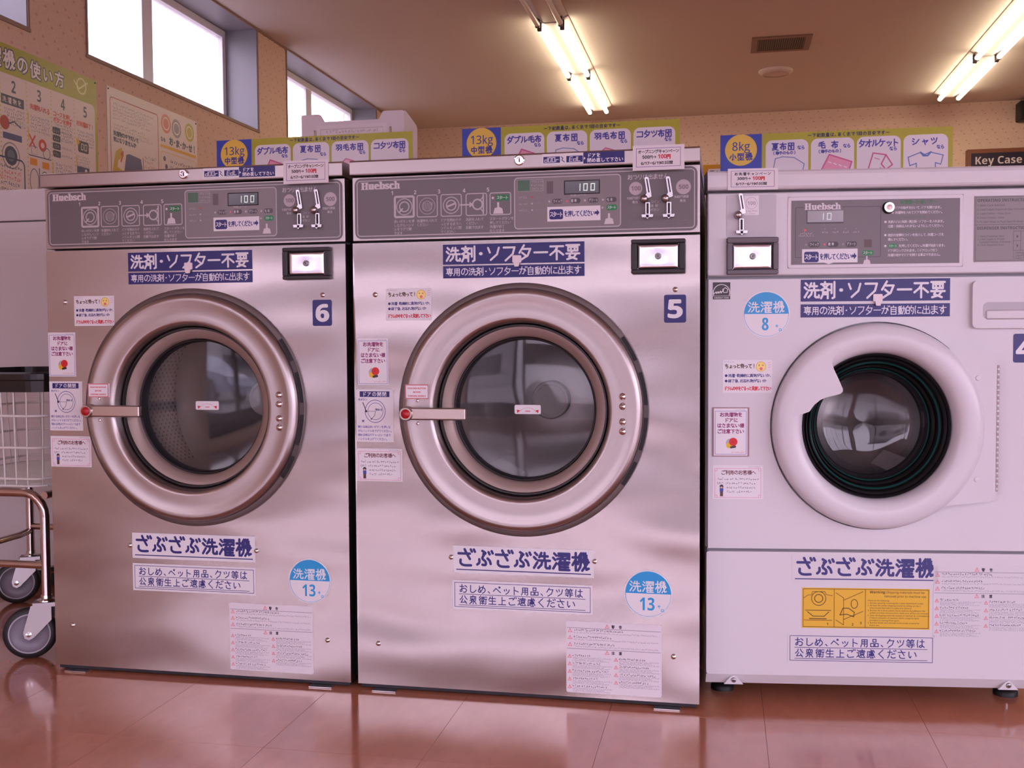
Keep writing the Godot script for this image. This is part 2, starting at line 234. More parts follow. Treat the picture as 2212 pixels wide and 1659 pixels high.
class Sheet:
	# a small picture that print is drawn on; lengths in pixels
	var w: int
	var h: int
	var d: PackedByteArray
	var ts: TextServer
	var pens: Dictionary
	static var fonts := {}
	func _init(width: int, height: int, c: Color, letters: Dictionary) -> void:
		w = width
		h = height
		pens = letters
		d = PackedByteArray()
		d.resize(w * h * 4)
		ts = TextServerManager.get_primary_interface()
		rect(0, 0, w, h, c)
	func dot(x: int, y: int, c: Color, a: float) -> void:
		if x < 0 or y < 0 or x >= w or y >= h:
			return
		var i := (y * w + x) * 4
		if a >= 0.99:
			d[i] = c.r8; d[i + 1] = c.g8; d[i + 2] = c.b8
			return
		d[i] = int(lerpf(d[i], c.r8, a)); d[i + 1] = int(lerpf(d[i + 1], c.g8, a)); d[i + 2] = int(lerpf(d[i + 2], c.b8, a))
	func rect(x0: float, y0: float, x1: float, y1: float, c: Color) -> void:
		var xa := clampi(roundi(x0), 0, w)
		var xb := clampi(roundi(x1), 0, w)
		if xb <= xa:
			return
		var row := PackedByteArray()
		row.resize((xb - xa) * 4)
		for k in xb - xa:
			row[k * 4] = c.r8; row[k * 4 + 1] = c.g8; row[k * 4 + 2] = c.b8; row[k * 4 + 3] = 255
		for y in range(clampi(roundi(y0), 0, h), clampi(roundi(y1), 0, h)):
			var at := (y * w + xa) * 4
			for k in row.size():
				d[at + k] = row[k]
	func box_line(x0: float, y0: float, x1: float, y1: float, t: float, c: Color) -> void:
		rect(x0, y0, x1, y0 + t, c); rect(x0, y1 - t, x1, y1, c); rect(x0, y0, x0 + t, y1, c); rect(x1 - t, y0, x1, y1, c)
	func seg(a: Vector2, b: Vector2, half: float, c: Color) -> void:
		var x0 := maxi(0, floori(minf(a.x, b.x) - half - 1)); var x1 := mini(w - 1, ceili(maxf(a.x, b.x) + half + 1))
		var y0 := maxi(0, floori(minf(a.y, b.y) - half - 1)); var y1 := mini(h - 1, ceili(maxf(a.y, b.y) + half + 1))
		var ab := b - a
		var q := maxf(ab.length_squared(), 0.0001)
		for y in range(y0, y1 + 1):
			for x in range(x0, x1 + 1):
				var p := Vector2(x + 0.5, y + 0.5) - a
				var t := clampf(p.dot(ab) / q, 0.0, 1.0)
				var cov := half + 0.5 - (p - ab * t).length()
				if cov > 0.0:
					dot(x, y, c, minf(cov, 1.0) if half >= 0.5 else minf(cov, 1.0) * half * 2.0)
	func path(pts: PackedVector2Array, half: float, c: Color) -> void:
		for i in pts.size() - 1:
			seg(pts[i], pts[i + 1], half, c)
	func disc(x: float, y: float, r: float, c: Color) -> void:
		for yy in range(floori(y - r - 1), ceili(y + r + 1)):
			for xx in range(floori(x - r - 1), ceili(x + r + 1)):
				var cov := r + 0.5 - Vector2(xx + 0.5 - x, yy + 0.5 - y).length()
				if cov > 0.0:
					dot(xx, yy, c, minf(cov, 1.0))
	func circle(x: float, y: float, r: float, half: float, c: Color, rx := 1.0) -> void:
		var p := PackedVector2Array()
		for k in 41:
			p.append(Vector2(x + cos(k * TAU / 40) * r * rx, y + sin(k * TAU / 40) * r))
		path(p, half, c)
	func round_rect(x0: float, y0: float, x1: float, y1: float, r: float, c: Color, line := 0.0) -> void:
		var m := Vector2(x0 + x1, y0 + y1) / 2.0
		var e := Vector2(x1 - x0, y1 - y0) / 2.0 - Vector2(r, r)
		for y in range(floori(y0) - 1, ceili(y1) + 2):
			for x in range(floori(x0) - 1, ceili(x1) + 2):
				var q := (Vector2(x + 0.5, y + 0.5) - m).abs() - e
				var s := q.max(Vector2.ZERO).length() + minf(maxf(q.x, q.y), 0.0) - r
				if line > 0.0:
					s = absf(s + line / 2.0) - line / 2.0
				if s < 0.5:
					dot(x, y, c, clampf(0.5 - s, 0.0, 1.0))
	func poly(p: PackedVector2Array, c: Color) -> void:
		var lo := p[0]
		var hi := p[0]
		for v in p:
			lo = lo.min(v); hi = hi.max(v)
		for y in range(floori(lo.y), ceili(hi.y) + 1):
			for x in range(floori(lo.x), ceili(hi.x) + 1):
				if Geometry2D.is_point_in_polygon(Vector2(x + 0.5, y + 0.5), p):
					dot(x, y, c, 1.0)
	func font(bold: bool, serif: bool) -> RID:
		var key := "%s%s" % [bold, serif]
		if not fonts.has(key):
			var s := SystemFont.new()
			s.font_names = PackedStringArray(["Droid Serif" if serif else "Droid Sans"])
			s.font_weight = 700 if bold else 400
			fonts[key] = s
		return fonts[key].get_rids()[0]
	func latin_width(t: String, size: int, bold := false, serif := false, squeeze := 1.0) -> float:
		var f := font(bold, serif)
		var x := 0.0
		for ch in t:
			x += ts.font_get_glyph_advance(f, size, ts.font_get_glyph_index(f, size, ch.unicode_at(0), 0)).x * squeeze
		return x
	# y is the base line
	func latin(t: String, x: float, y: float, size: int, c: Color, bold := false, serif := false, squeeze := 1.0) -> float:
		var f := font(bold, serif)
		var fs := Vector2i(size, 0)
		for ch in t:
			var g := ts.font_get_glyph_index(f, size, ch.unicode_at(0), 0)
			ts.font_render_glyph(f, fs, g)
			var n := ts.font_get_glyph_texture_idx(f, fs, g)
			if n >= 0:
				var im := ts.font_get_texture_image(f, fs, n)
				var uv := ts.font_get_glyph_uv_rect(f, fs, g)
				var off := ts.font_get_glyph_offset(f, fs, g)
				var wide := int(uv.size.x * squeeze)
				for yy in int(uv.size.y):
					for xx in wide:
						var a := im.get_pixel(int(uv.position.x + xx / squeeze), int(uv.position.y) + yy).a
						if a > 0.02:
							dot(roundi(x + off.x * squeeze) + xx, roundi(y + off.y) + yy, c, a)
			x += ts.font_get_glyph_advance(f, size, g).x * squeeze
		return x
	# lettering: size is the height of a sign, step the way to the next one
	func write(t: String, x: float, y: float, size: float, half: float, c: Color, step := 0.0, slant := 0.0) -> float:
		if step == 0.0:
			step = size * 1.12
		for ch in t:
			if ch == " ":
				x += step * 0.5
				continue
			if not pens.has(ch):
				x = latin(ch, x, y + size * 0.97, roundi(size * 1.3), c, half > size * 0.04)
				continue
			var k := size / 16.0
			var x_cell := x
			if ch == "・":
				x -= step * 0.19
			var kx := k * minf(1.0, step / size / 1.02)
			for stroke in pens[ch].split(";"):
				var soft: bool = stroke.begins_with("~")
				var pts := PackedVector2Array()
				for pair in stroke.trim_prefix("~").split(" "):
					var n: PackedFloat64Array = pair.split_floats(",")
					pts.append(Vector2(x + n[0] * kx - (n[1] - 8.0) * slant * k, y + n[1] * k))
				if soft and pts.size() > 2 and size > 13.0:
					var fine := PackedVector2Array()
					for i in pts.size() - 1:
						for j in 4:
							fine.append(pts[i].cubic_interpolate(pts[i + 1], pts[maxi(i - 1, 0)], pts[mini(i + 2, pts.size() - 1)], j / 4.0))
					fine.append(pts[-1])
					pts = fine
				path(pts, half * (1.5 if ch == "・" else 1.0), c)
			x = x_cell + step * (0.62 if ch in "、。・" else 1.0)
		return x
	# print too small to read in the photograph: a row of specks
	func specks(x0: float, x1: float, y: float, size: float, c: Color, rng: RandomNumberGenerator) -> void:
		var x := x0
		while x < x1 - size * 0.5:
			for k in 3:
				var a := Vector2(x + rng.randf() * size * 0.75, y + rng.randf() * size)
				var b := a + (Vector2(size * 0.5, 0) if rng.randf() < 0.5 else Vector2(0, size * 0.5))
				seg(a, Vector2(minf(b.x, x + size * 0.85), minf(b.y, y + size)), maxf(0.45, size * 0.07), c)
			x += size * (1.1 if rng.randf() < 0.93 else 1.6)
	func texture() -> ImageTexture:
		return ImageTexture.create_from_image(Image.create_from_data(w, h, false, Image.FORMAT_RGBA8, d))
# ---------------------------------------------------------------- shapes
class Form:
	# triangles with their own normals; winding follows the normals
	var v := PackedVector3Array()
	var n := PackedVector3Array()
	var u := PackedVector2Array()
	func tri(a: Vector3, b: Vector3, c: Vector3, na: Vector3, nb: Vector3, nc: Vector3, ua := Vector2.ZERO, ub := Vector2.ZERO, uc := Vector2.ZERO) -> void:
		var face := (b - a).cross(c - a)
		if face.length_squared() < 1e-16:
			return
		if face.dot(na + nb + nc) > 0.0:
			v.append_array([a, c, b]); n.append_array([na, nc, nb]); u.append_array([ua, uc, ub])
		else:
			v.append_array([a, b, c]); n.append_array([na, nb, nc]); u.append_array([ua, ub, uc])
	func quad(a: Vector3, b: Vector3, c: Vector3, e: Vector3, nn: Vector3, flat_uv := true) -> void:
		tri(a, b, c, nn, nn, nn, Vector2(0, 1), Vector2(1, 1), Vector2(1, 0))
		tri(a, c, e, nn, nn, nn, Vector2(0, 1), Vector2(1, 0), Vector2(0, 0))
	# box with chamfered edges, given by its two corners
	func box(lo: Vector3, hi: Vector3, r := 0.002) -> Form:
		var m := (lo + hi) / 2.0
		var e := (hi - lo) / 2.0
		r = minf(r, minf(e.x, minf(e.y, e.z)) * 0.95)
		var corner := func(s: Vector3, axis: int) -> Vector3:
			var p := e - Vector3(r, r, r)
			p[axis] = e[axis]
			return m + p * s
		for axis in 3:
			var b := (axis + 1) % 3
			var c := (axis + 2) % 3
			for s in [-1.0, 1.0]:
				var q: Array[Vector3] = []
				for t in [Vector2(-1, -1), Vector2(1, -1), Vector2(1, 1), Vector2(-1, 1)]:
					var k := Vector3.ZERO
					k[axis] = s; k[b] = t.x; k[c] = t.y
					q.append(corner.call(k, axis))
				var nn := Vector3.ZERO
				nn[axis] = s
				quad(q[0], q[1], q[2], q[3], nn)
			if r > 0.0:
				for s1 in [-1.0, 1.0]:
					for s2 in [-1.0, 1.0]:
						var k0 := Vector3.ZERO
						k0[axis] = -1.0; k0[b] = s1; k0[c] = s2
						var k1 := k0
						k1[axis] = 1.0
						var nb := Vector3.ZERO; nb[b] = s1
						var nc := Vector3.ZERO; nc[c] = s2
						var p0: Vector3 = corner.call(k0, b); var p1: Vector3 = corner.call(k1, b)
						var p2: Vector3 = corner.call(k1, c); var p3: Vector3 = corner.call(k0, c)
						tri(p0, p1, p2, nb, nb, nc); tri(p0, p2, p3, nb, nc, nc)
		if r > 0.0:
			for sx in [-1.0, 1.0]:
				for sy in [-1.0, 1.0]:
					for sz in [-1.0, 1.0]:
						var k := Vector3(sx, sy, sz)
						tri(corner.call(k, 0), corner.call(k, 1), corner.call(k, 2), Vector3(sx, 0, 0), Vector3(0, sy, 0), Vector3(0, 0, sz))
		return self
	# flat outline in x and y, pushed from z0 to z1, uv over the outline's box
	func slab(p: PackedVector2Array, z0: float, z1: float, edge := 0.0) -> Form:
		if Geometry2D.is_polygon_clockwise(p):
			p = p.duplicate(); p.reverse()
		var lo := p[0]
		var hi := p[0]
		for q in p:
			lo = lo.min(q); hi = hi.max(q)
		var front := p
		if edge > 0.0:
			var shrunk := Geometry2D.offset_polygon(p, -edge)
			if shrunk.size() == 1 and shrunk[0].size() == p.size():
				front = p
		var t := Geometry2D.triangulate_polygon(p)
		for i in range(0, t.size(), 3):
			for side in [1.0, -1.0]:
				var zz := z1 if side > 0.0 else z0
				var q: Array[Vector3] = []
				var w: Array[Vector2] = []
				for k in 3:
					var a := p[t[i + k]]
					q.append(Vector3(a.x, a.y, zz)); w.append(Vector2((a.x - lo.x) / (hi.x - lo.x), (hi.y - a.y) / (hi.y - lo.y)))
				var nn := Vector3(0, 0, side)
				tri(q[0], q[1], q[2], nn, nn, nn, w[0], w[1], w[2])
		for i in p.size():
			var a := p[i]
			var b := p[(i + 1) % p.size()]
			var out := Vector3((b - a).y, -(b - a).x, 0).normalized()
			quad(Vector3(a.x, a.y, z0), Vector3(b.x, b.y, z0), Vector3(b.x, b.y, z1), Vector3(a.x, a.y, z1), out)
		return self
	# outline of (radius, z) turned about the z axis through (cx, cy)
	func lathe(cx: float, cy: float, pr: PackedVector2Array, steps := 72, a0 := 0.0, a1 := TAU, smooth := 50.0) -> Form:
		var nr := PackedVector2Array()
		for i in pr.size() - 1:
			var t := pr[i + 1] - pr[i]
			nr.append(Vector2(t.y, -t.x).normalized())
		# outlines run so that the outward side is to the right of the way along
		for i in pr.size() - 1:
			var n0 := nr[i]
			var n1 := nr[i]
			if i > 0 and rad_to_deg(absf(nr[i].angle_to(nr[i - 1]))) < smooth:
				n0 = (nr[i] + nr[i - 1]).normalized()
			if i < nr.size() - 1 and rad_to_deg(absf(nr[i].angle_to(nr[i + 1]))) < smooth:
				n1 = (nr[i] + nr[i + 1]).normalized()
			var at := func(q: Vector2, ang: float) -> Vector3: return Vector3(cx + q.x * cos(ang), cy + q.x * sin(ang), q.y)
			var nn := func(q: Vector2, ang: float) -> Vector3: return Vector3(q.x * cos(ang), q.x * sin(ang), q.y)
			for k in steps:
				var s := lerpf(a0, a1, float(k) / steps)
				var e := lerpf(a0, a1, float(k + 1) / steps)
				var ua := Vector2(float(k) / steps, float(i) / (pr.size() - 1)); var ub := Vector2(float(k + 1) / steps, ua.y)
				var uc := Vector2(ub.x, float(i + 1) / (pr.size() - 1)); var ud := Vector2(ua.x, uc.y)
				var A: Vector3 = at.call(pr[i], s); var B: Vector3 = at.call(pr[i], e); var C: Vector3 = at.call(pr[i + 1], e); var D: Vector3 = at.call(pr[i + 1], s)
				var nA: Vector3 = nn.call(n0, s); var nB: Vector3 = nn.call(n0, e); var nC: Vector3 = nn.call(n1, e); var nD: Vector3 = nn.call(n1, s)
				tri(A, B, C, nA, nB, nC, ua, ub, uc)
				tri(A, C, D, nA, nC, nD, ua, uc, ud)
		return self
	# round bar along a line of points
	func tube(p: PackedVector3Array, r: float, sides := 10, closed := false, caps := true) -> Form:
		var count := p.size()
		var rings: Array = []
		var dirs: Array = []
		var up := Vector3.UP
		for i in count:
			var d: Vector3
			if closed:
				d = (p[(i + 1) % count] - p[(i - 1 + count) % count]).normalized()
			else:
				d = (p[mini(i + 1, count - 1)] - p[maxi(i - 1, 0)]).normalized()
			if i == 0:
				up = Vector3.RIGHT if absf(d.y) > 0.9 else Vector3.UP
			var s := d.cross(up).normalized()
			up = s.cross(d).normalized()
			var ring := PackedVector3Array()
			for k in sides:
				ring.append(s * cos(k * TAU / sides) + up * sin(k * TAU / sides))
			rings.append(ring); dirs.append(d)
		for i in (count if closed else count - 1):
			var j := (i + 1) % count
			for k in sides:
				var l := (k + 1) % sides
				var n0: Vector3 = rings[i][k]; var n1: Vector3 = rings[i][l]; var n2: Vector3 = rings[j][l]; var n3: Vector3 = rings[j][k]
				tri(p[i] + n0 * r, p[i] + n1 * r, p[j] + n2 * r, n0, n1, n2)
				tri(p[i] + n0 * r, p[j] + n2 * r, p[j] + n3 * r, n0, n2, n3)
		if caps and not closed:
			for e in [[0, -1.0], [count - 1, 1.0]]:
				var nn: Vector3 = dirs[e[0]] * e[1]
				for k in range(1, sides - 1):
					tri(p[e[0]] + rings[e[0]][0] * r, p[e[0]] + rings[e[0]][k] * r, p[e[0]] + rings[e[0]][k + 1] * r, nn, nn, nn)
		return self
	# flat sheet with a round hole, facing +z; uv in metres
	func holed(lo: Vector2, hi: Vector2, c: Vector2, r: float, z: float, steps := 96) -> Form:
		var angles: Array = []
		for k in steps:
			angles.append(k * TAU / steps)
		for q in [lo, hi, Vector2(lo.x, hi.y), Vector2(hi.x, lo.y)]:
			angles.append(fposmod((q - c).angle(), TAU))
		angles.sort()
		var rim := func(a: float) -> Vector3:
			var d := Vector2(cos(a), sin(a))
			var t := 1e9
			if absf(d.x) > 1e-6: t = minf(t, ((hi.x if d.x > 0 else lo.x) - c.x) / d.x)
			if absf(d.y) > 1e-6: t = minf(t, ((hi.y if d.y > 0 else lo.y) - c.y) / d.y)
			return Vector3(c.x + d.x * t, c.y + d.y * t, z)
		var nn := Vector3(0, 0, 1)
		for k in angles.size():
			var a: float = angles[k]
			var b: float = angles[(k + 1) % angles.size()]
			var A := Vector3(c.x + cos(a) * r, c.y + sin(a) * r, z); var B := Vector3(c.x + cos(b) * r, c.y + sin(b) * r, z)
			var C: Vector3 = rim.call(b); var D: Vector3 = rim.call(a)
			tri(A, B, C, nn, nn, nn, Vector2(A.x, A.y), Vector2(B.x, B.y), Vector2(C.x, C.y))
			tri(A, C, D, nn, nn, nn, Vector2(A.x, A.y), Vector2(C.x, C.y), Vector2(D.x, D.y))
		return self
	func plane_uv(scale := 1.0) -> Form:
		for i in v.size():
			u[i] = Vector2(v[i].x, v[i].y) * scale
		return self
	func moved(t: Transform3D) -> Form:
		for i in v.size():
			v[i] = t * v[i]
			n[i] = (t.basis * n[i]).normalized()
		return self
	func add(o: Form) -> Form:
		v.append_array(o.v); n.append_array(o.n); u.append_array(o.u)
		return self
	func mesh() -> ArrayMesh:
		var a := []
		a.resize(Mesh.ARRAY_MAX)
		a[Mesh.ARRAY_VERTEX] = v; a[Mesh.ARRAY_NORMAL] = n; a[Mesh.ARRAY_TEX_UV] = u
		var m := ArrayMesh.new()
		m.add_surface_from_arrays(Mesh.PRIMITIVE_TRIANGLES, a)
		return m

func rounded(x0: float, y0: float, x1: float, y1: float, r: float, steps := 6) -> PackedVector2Array:
	var p := PackedVector2Array()
	for c in [[x1 - r, y1 - r, 0.0], [x0 + r, y1 - r, 90.0], [x0 + r, y0 + r, 180.0], [x1 - r, y0 + r, 270.0]]:
		for k in steps + 1:
			var a := deg_to_rad(c[2] + 90.0 * k / steps)
			p.append(Vector2(c[0] + cos(a) * r, c[1] + sin(a) * r))
	return p

func ring2d(cx: float, cy: float, r: float, steps := 32) -> PackedVector2Array:
	var p := PackedVector2Array()
	for k in steps:
		p.append(Vector2(cx + cos(k * TAU / steps) * r, cy + sin(k * TAU / steps) * r))
	return p

# ---------------------------------------------------------------- things and parts
var taken := {}

func numbered(called: String) -> String:
	taken[called] = taken.get(called, 0) + 1
	return called if taken[called] == 1 else "%s_%03d" % [called, taken[called] - 1]

func thing(called: String, label: String, category: String, at := Vector3.ZERO, turn := 0.0, group := "") -> Node3D:
	var o := Node3D.new()
	o.name = numbered(called)
	add_child(o)
	o.position = at
	o.rotation.y = turn
	o.set_meta("label", label)
	o.set_meta("category", category)
	if group:
		o.set_meta("group", group)
	return o

func part(called: String, f: Form, m: Material, parent: Node, label := "") -> MeshInstance3D:
	return part_mesh(called, f.mesh(), m, parent, label)

func part_mesh(called: String, mesh: Mesh, m: Material, parent: Node, label := "") -> MeshInstance3D:
	var o := MeshInstance3D.new()
	o.name = called
	o.mesh = mesh
	o.material_override = m
	parent.add_child(o, true)
	if label:
		o.set_meta("label", label)
	return o

func setting(called: String, f: Form, m: Material, parent: Node = self) -> MeshInstance3D:
	var o := part(called, f, m, parent)
	if parent == self:
		o.set_meta("kind", "structure")
	return o

# a printed plate: the front shows the sheet, the edge is plain
func printed(called: String, tex: Texture2D, lo: Vector2, hi: Vector2, z: float, thick: float, parent: Node, label := "", rough := 0.35, edge := Color(0.85, 0.85, 0.85)) -> MeshInstance3D:
	var o := MeshInstance3D.new()
	o.name = called
	var m := Form.new()
	m.quad(Vector3(lo.x, lo.y, z + thick), Vector3(hi.x, lo.y, z + thick), Vector3(hi.x, hi.y, z + thick), Vector3(lo.x, hi.y, z + thick), Vector3(0, 0, 1))
	var s := Form.new()
	s.box(Vector3(lo.x, lo.y, z), Vector3(hi.x, hi.y, z + thick * 0.98), 0.0)
	var am := m.mesh()
	var a := []
	a.resize(Mesh.ARRAY_MAX)
	a[Mesh.ARRAY_VERTEX] = s.v; a[Mesh.ARRAY_NORMAL] = s.n; a[Mesh.ARRAY_TEX_UV] = s.u
	am.add_surface_from_arrays(Mesh.PRIMITIVE_TRIANGLES, a)
	am.surface_set_material(0, print_material(tex, rough))
	am.surface_set_material(1, plain(edge, 0.6))
	o.mesh = am
	parent.add_child(o, true)
	if label:
		o.set_meta("label", label)
	return o

var made := {}

func print_material(tex: Texture2D, rough := 0.35) -> StandardMaterial3D:
	var key := [tex, rough]
	if not made.has(key):
		var m := StandardMaterial3D.new()
		m.albedo_texture = tex
		m.roughness = rough
		m.texture_repeat = false
		made[key] = m
	return made[key]

func plain(c: Color, rough := 0.5, metal := 0.0, spec := 0.5) -> StandardMaterial3D:
	var key := [c, rough, metal, spec]
	if not made.has(key):
		var m := StandardMaterial3D.new()
		m.albedo_color = c
		m.roughness = rough
		m.metallic = metal
		m.metallic_specular = spec
		made[key] = m
	return made[key]

func V2(a: float, b: float) -> Vector2:
	return Vector2(a, b)

func outline(flat: Array) -> PackedVector2Array:
	var p := PackedVector2Array()
	for i in range(0, flat.size(), 2):
		p.append(Vector2(flat[i], flat[i + 1]))
	return p
# ---------------------------------------------------------------- print
const NAVY := Color(0.10, 0.09, 0.41)
const PAPER := Color(0.88, 0.88, 0.89)
const INK := Color(0.12, 0.11, 0.14)
const RED := Color(0.76, 0.10, 0.16)
var prints := {}
var rng := RandomNumberGenerator.new()

func sheet(w: int, h: int, c: Color) -> Sheet:
	return Sheet.new(w, h, c, PEN)

func keep(called: String, s: Sheet) -> ImageTexture:
	prints[called] = s.texture()
	return prints[called]

func make_prints() -> void:
	rng.seed = 11
	var s := sheet(586, 82, NAVY)
	s.write("洗剤・ソフター不要", 12, 10, 60, 4.3, PAPER, 65.2)
	keep("detergent_top", s)
	s = sheet(586, 50, NAVY)
	s.write("専用の洗剤・ソフターが自動的に出ます", 12, 8, 32, 1.75, PAPER, 31.9)
	keep("detergent_low", s)
	for tone in [["", PAPER], ["_white", Color(0.825, 0.82, 0.835)]]:
		s = sheet(586, 112, tone[1])
		s.write("ざぶざぶ洗濯機", 18, 14, 70, 5.1, NAVY, 79.5)
		s.rect(12, 96, 574, 100, NAVY)
		keep("zabu" + tone[0], s)
		s = sheet(588, 122, tone[1])
		s.box_line(9, 9, 579, 113, 2.4, NAVY)
		s.write("おしめ、ペット用品、クツ等は", 30, 18, 34, 1.7, NAVY, 39.5)
		s.rect(28, 57, 558, 59, NAVY)
		s.write("公衆衛生上ご遠慮ください", 30, 63, 35, 1.7, NAVY, 41.0)
		s.rect(28, 103, 558, 105, NAVY)
		keep("oshime" + tone[0], s)
	for n in ["13", "8"]:
		s = sheet(256, 256, PAPER)
		var sky := Color(0.16, 0.60, 0.84)
		s.disc(128, 128, 122, sky)
		for y in range(126, 256):
			for x in 256:
				if Vector2(x - 128, y - 128).length() < 120.0:
					s.dot(x, y, PAPER, 1.0)
		s.write("洗濯機", 28, 58, 60, 3.2, PAPER, 68)
		var wide := s.latin_width(n, 96, true, false, 0.8)
		s.latin(n, 128 - wide / 2 - 6, 216, 96, sky, true, false, 0.8)
		s.write("キ", 178, 186, 15, 1.3, sky); s.write("ロ", 196, 206, 15, 1.3, sky)
		keep("load_" + n, s)
	for n in ["6", "5", "4"]:
		s = sheet(128, 168, NAVY)
		var wide := s.latin_width(n, 150, true, false, 1.15)
		for q in [V2(-4, 0), V2(4, 0), V2(0, -3), V2(0, 3), V2(0, 0)]: s.latin(n, 64 - wide / 2 + q.x, 138 + q.y, 150, PAPER, true, false, 1.15)
		keep("number_" + n, s)
	# look-round notice with a round face
	s = sheet(294, 198, PAPER)
	s.specks(8, 70, 8, 6, Color(0.5, 0.5, 0.6), rng)
	s.write("ちょっと待って！", 14, 24, 25, 2.0, Color(0.28, 0.2, 0.15), 23, -0.05)
	s.disc(228, 40, 30, Color(0.80, 0.68, 0.32)); s.disc(228, 40, 27, Color(0.96, 0.87, 0.50))
	s.seg(V2(216, 30), V2(218, 34), 2.0, INK); s.seg(V2(238, 30), V2(240, 34), 2.0, INK)
	s.disc(229, 53, 9, Color(0.86, 0.45, 0.52))
	for k in 3: s.seg(V2(270, 18 + k * 14), V2(284, 14 + k * 14), 1.2, Color(0.85, 0.5, 0.65))
	s.disc(22, 94, 8, NAVY); s.write("洗濯・乾燥前に異物がないか、", 34, 84, 19, 1.2, NAVY, 19.4)
	s.disc(22, 126, 8, NAVY); s.write("終了後、お忘れ物がないか", 34, 116, 19, 1.2, NAVY, 19.4)
	s.write("ドラムの中をぐるっと見渡して下さい！", 12, 160, 22, 1.7, RED, 16.2)
	keep("look", s)
	# do not catch the laundry in the door
	s = sheet(201, 294, PAPER)
	s.box_line(7, 16, 194, 287, 2.2, Color(0.28, 0.26, 0.66))
	s.specks(130, 190, 6, 6, Color(0.4, 0.4, 0.5), rng)
	var plum := Color(0.50, 0.13, 0.38)
	s.write("お洗濯物を", 36, 26, 25, 1.9, plum, 27); s.write("ドアに", 64, 60, 25, 1.9, plum, 27)
	s.write("はさまない様", 20, 94, 25, 1.9, plum, 27); s.write("ご注意下さい", 20, 130, 25, 1.9, plum, 27)
	s.disc(98, 214, 26, Color(0.68, 0.68, 0.70)); s.disc(92, 230, 18, Color(0.88, 0.72, 0.14)); s.disc(116, 208, 25, Color(0.80, 0.10, 0.13)); s.seg(V2(104, 242), V2(126, 238), 7, Color(0.15, 0.13, 0.13)); s.disc(112, 208, 4, Color(0.55, 0.05, 0.08))
	s.specks(105, 188, 270, 6, RED, rng)
	keep("catch", s)
	# how the door opens
	s = sheet(249, 336, PAPER)
	s.rect(24, 12, 222, 48, NAVY)
	s.write("ドアの開閉", 42, 16, 27, 1.9, PAPER, 33)
	s.write("赤ボタン", 14, 58, 14, 0.8, Color(0.25, 0.22, 0.55))
	s.circle(126, 140, 72, 1.6, Color(0.25, 0.22, 0.55), 0.93); s.circle(128, 140, 54, 1.2, Color(0.25, 0.22, 0.55), 0.93)
	s.seg(V2(44, 84), V2(68, 142), 2.4, INK); s.disc(66, 140, 7, INK); s.seg(V2(66, 140), V2(128, 140), 0.9, INK); s.disc(100, 190, 4, INK)
	s.path(PackedVector2Array([V2(128, 140), V2(122, 168), V2(100, 190)]), 1.2, INK)
	s.write("閉める", 128, 122, 14, 0.8, NAVY); s.write("開", 38, 196, 14, 0.8, NAVY)
	for k in 4:
		s.write(["開ける時は赤いボタンを押しな", "がらハンドルを下げてください。", "閉める時はガチャっというまで", "ハンドルを上げてください。"][k], 10, 232 + k * 26, 16, 0.75, Color(0.30, 0.27, 0.58), 15.6)
	keep("opening", s)
	# to our customers
	s = sheet(300, 204, PAPER)
	var pink := Color(0.86, 0.42, 0.62)
	s.box_line(12, 18, 288, 196, 2.2, pink)
	for q in [V2(12, 18), V2(272, 18), V2(12, 180), V2(272, 180)]: s.box_line(q.x, q.y, q.x + 16, q.y + 16, 1.6, pink)
	s.specks(210, 280, 6, 6, Color(0.4, 0.4, 0.5), rng)
	s.write("ご利用のお客様へ", 50, 30, 26, 1.7, Color(0.40, 0.22, 0.25), 26)
	for k in 4: s.specks(26 if k < 2 else 84, [272, 258, 252, 240][k], 76 + k * 26, 12, Color(0.2, 0.2, 0.28), rng)
	s.disc(53, 128, 11, Color(0.1, 0.09, 0.1)); s.rect(42, 138, 64, 160, Color(0.22, 0.28, 0.62)); s.rect(44, 160, 62, 188, Color(0.30, 0.18, 0.14)); s.disc(53, 134, 6, Color(0.85, 0.68, 0.58))
	keep("customers", s)
	# warnings and cautions
	for tone in [["", Color(0.87, 0.86, 0.88)], ["_white", Color(0.825, 0.82, 0.835)]]:
		s = sheet(388, 290, tone[1])
		warn_mark(s, 168, 16, 8); s.write("警 告", 186, 10, 12, 0.9, INK, 20)
		s.rect(4, 26, 384, 27.5, Color(0.55, 0.53, 0.6))
		for k in 3:
			warn_mark(s, 16, 38 + k * 28, 8)
			s.specks(32, [230, 190, 200][k], 30 + k * 28, 8, INK, rng); s.specks(32, 378, 42 + k * 28, 6, Color(0.5, 0.48, 0.55), rng)
		s.rect(4, 110, 384, 111.5, Color(0.55, 0.53, 0.6))
		warn_mark(s, 168, 122, 8); s.write("注 意", 186, 116, 12, 0.9, INK, 20)
		for k in 5:
			var y := 134.0 + k * 31
			warn_mark(s, 14, y + 8, 7); s.specks(26, 100 + (k * 37) % 80, y, 7.5, INK, rng)
			for j in 3: s.specks(26, 186 - (j * 29) % 50, y + 10 + j * 6, 5, Color(0.55, 0.53, 0.6), rng)
			if k < 4:
				warn_mark(s, 204, y + 14, 7); s.specks(216, 320 + (k * 23) % 50, y + 6, 7.5, INK, rng)
				for j in 3: s.specks(216, 380 - (j * 31) % 60, y + 16 + j * 6, 5, Color(0.55, 0.53, 0.6), rng)
		keep("caution" + tone[0], s)
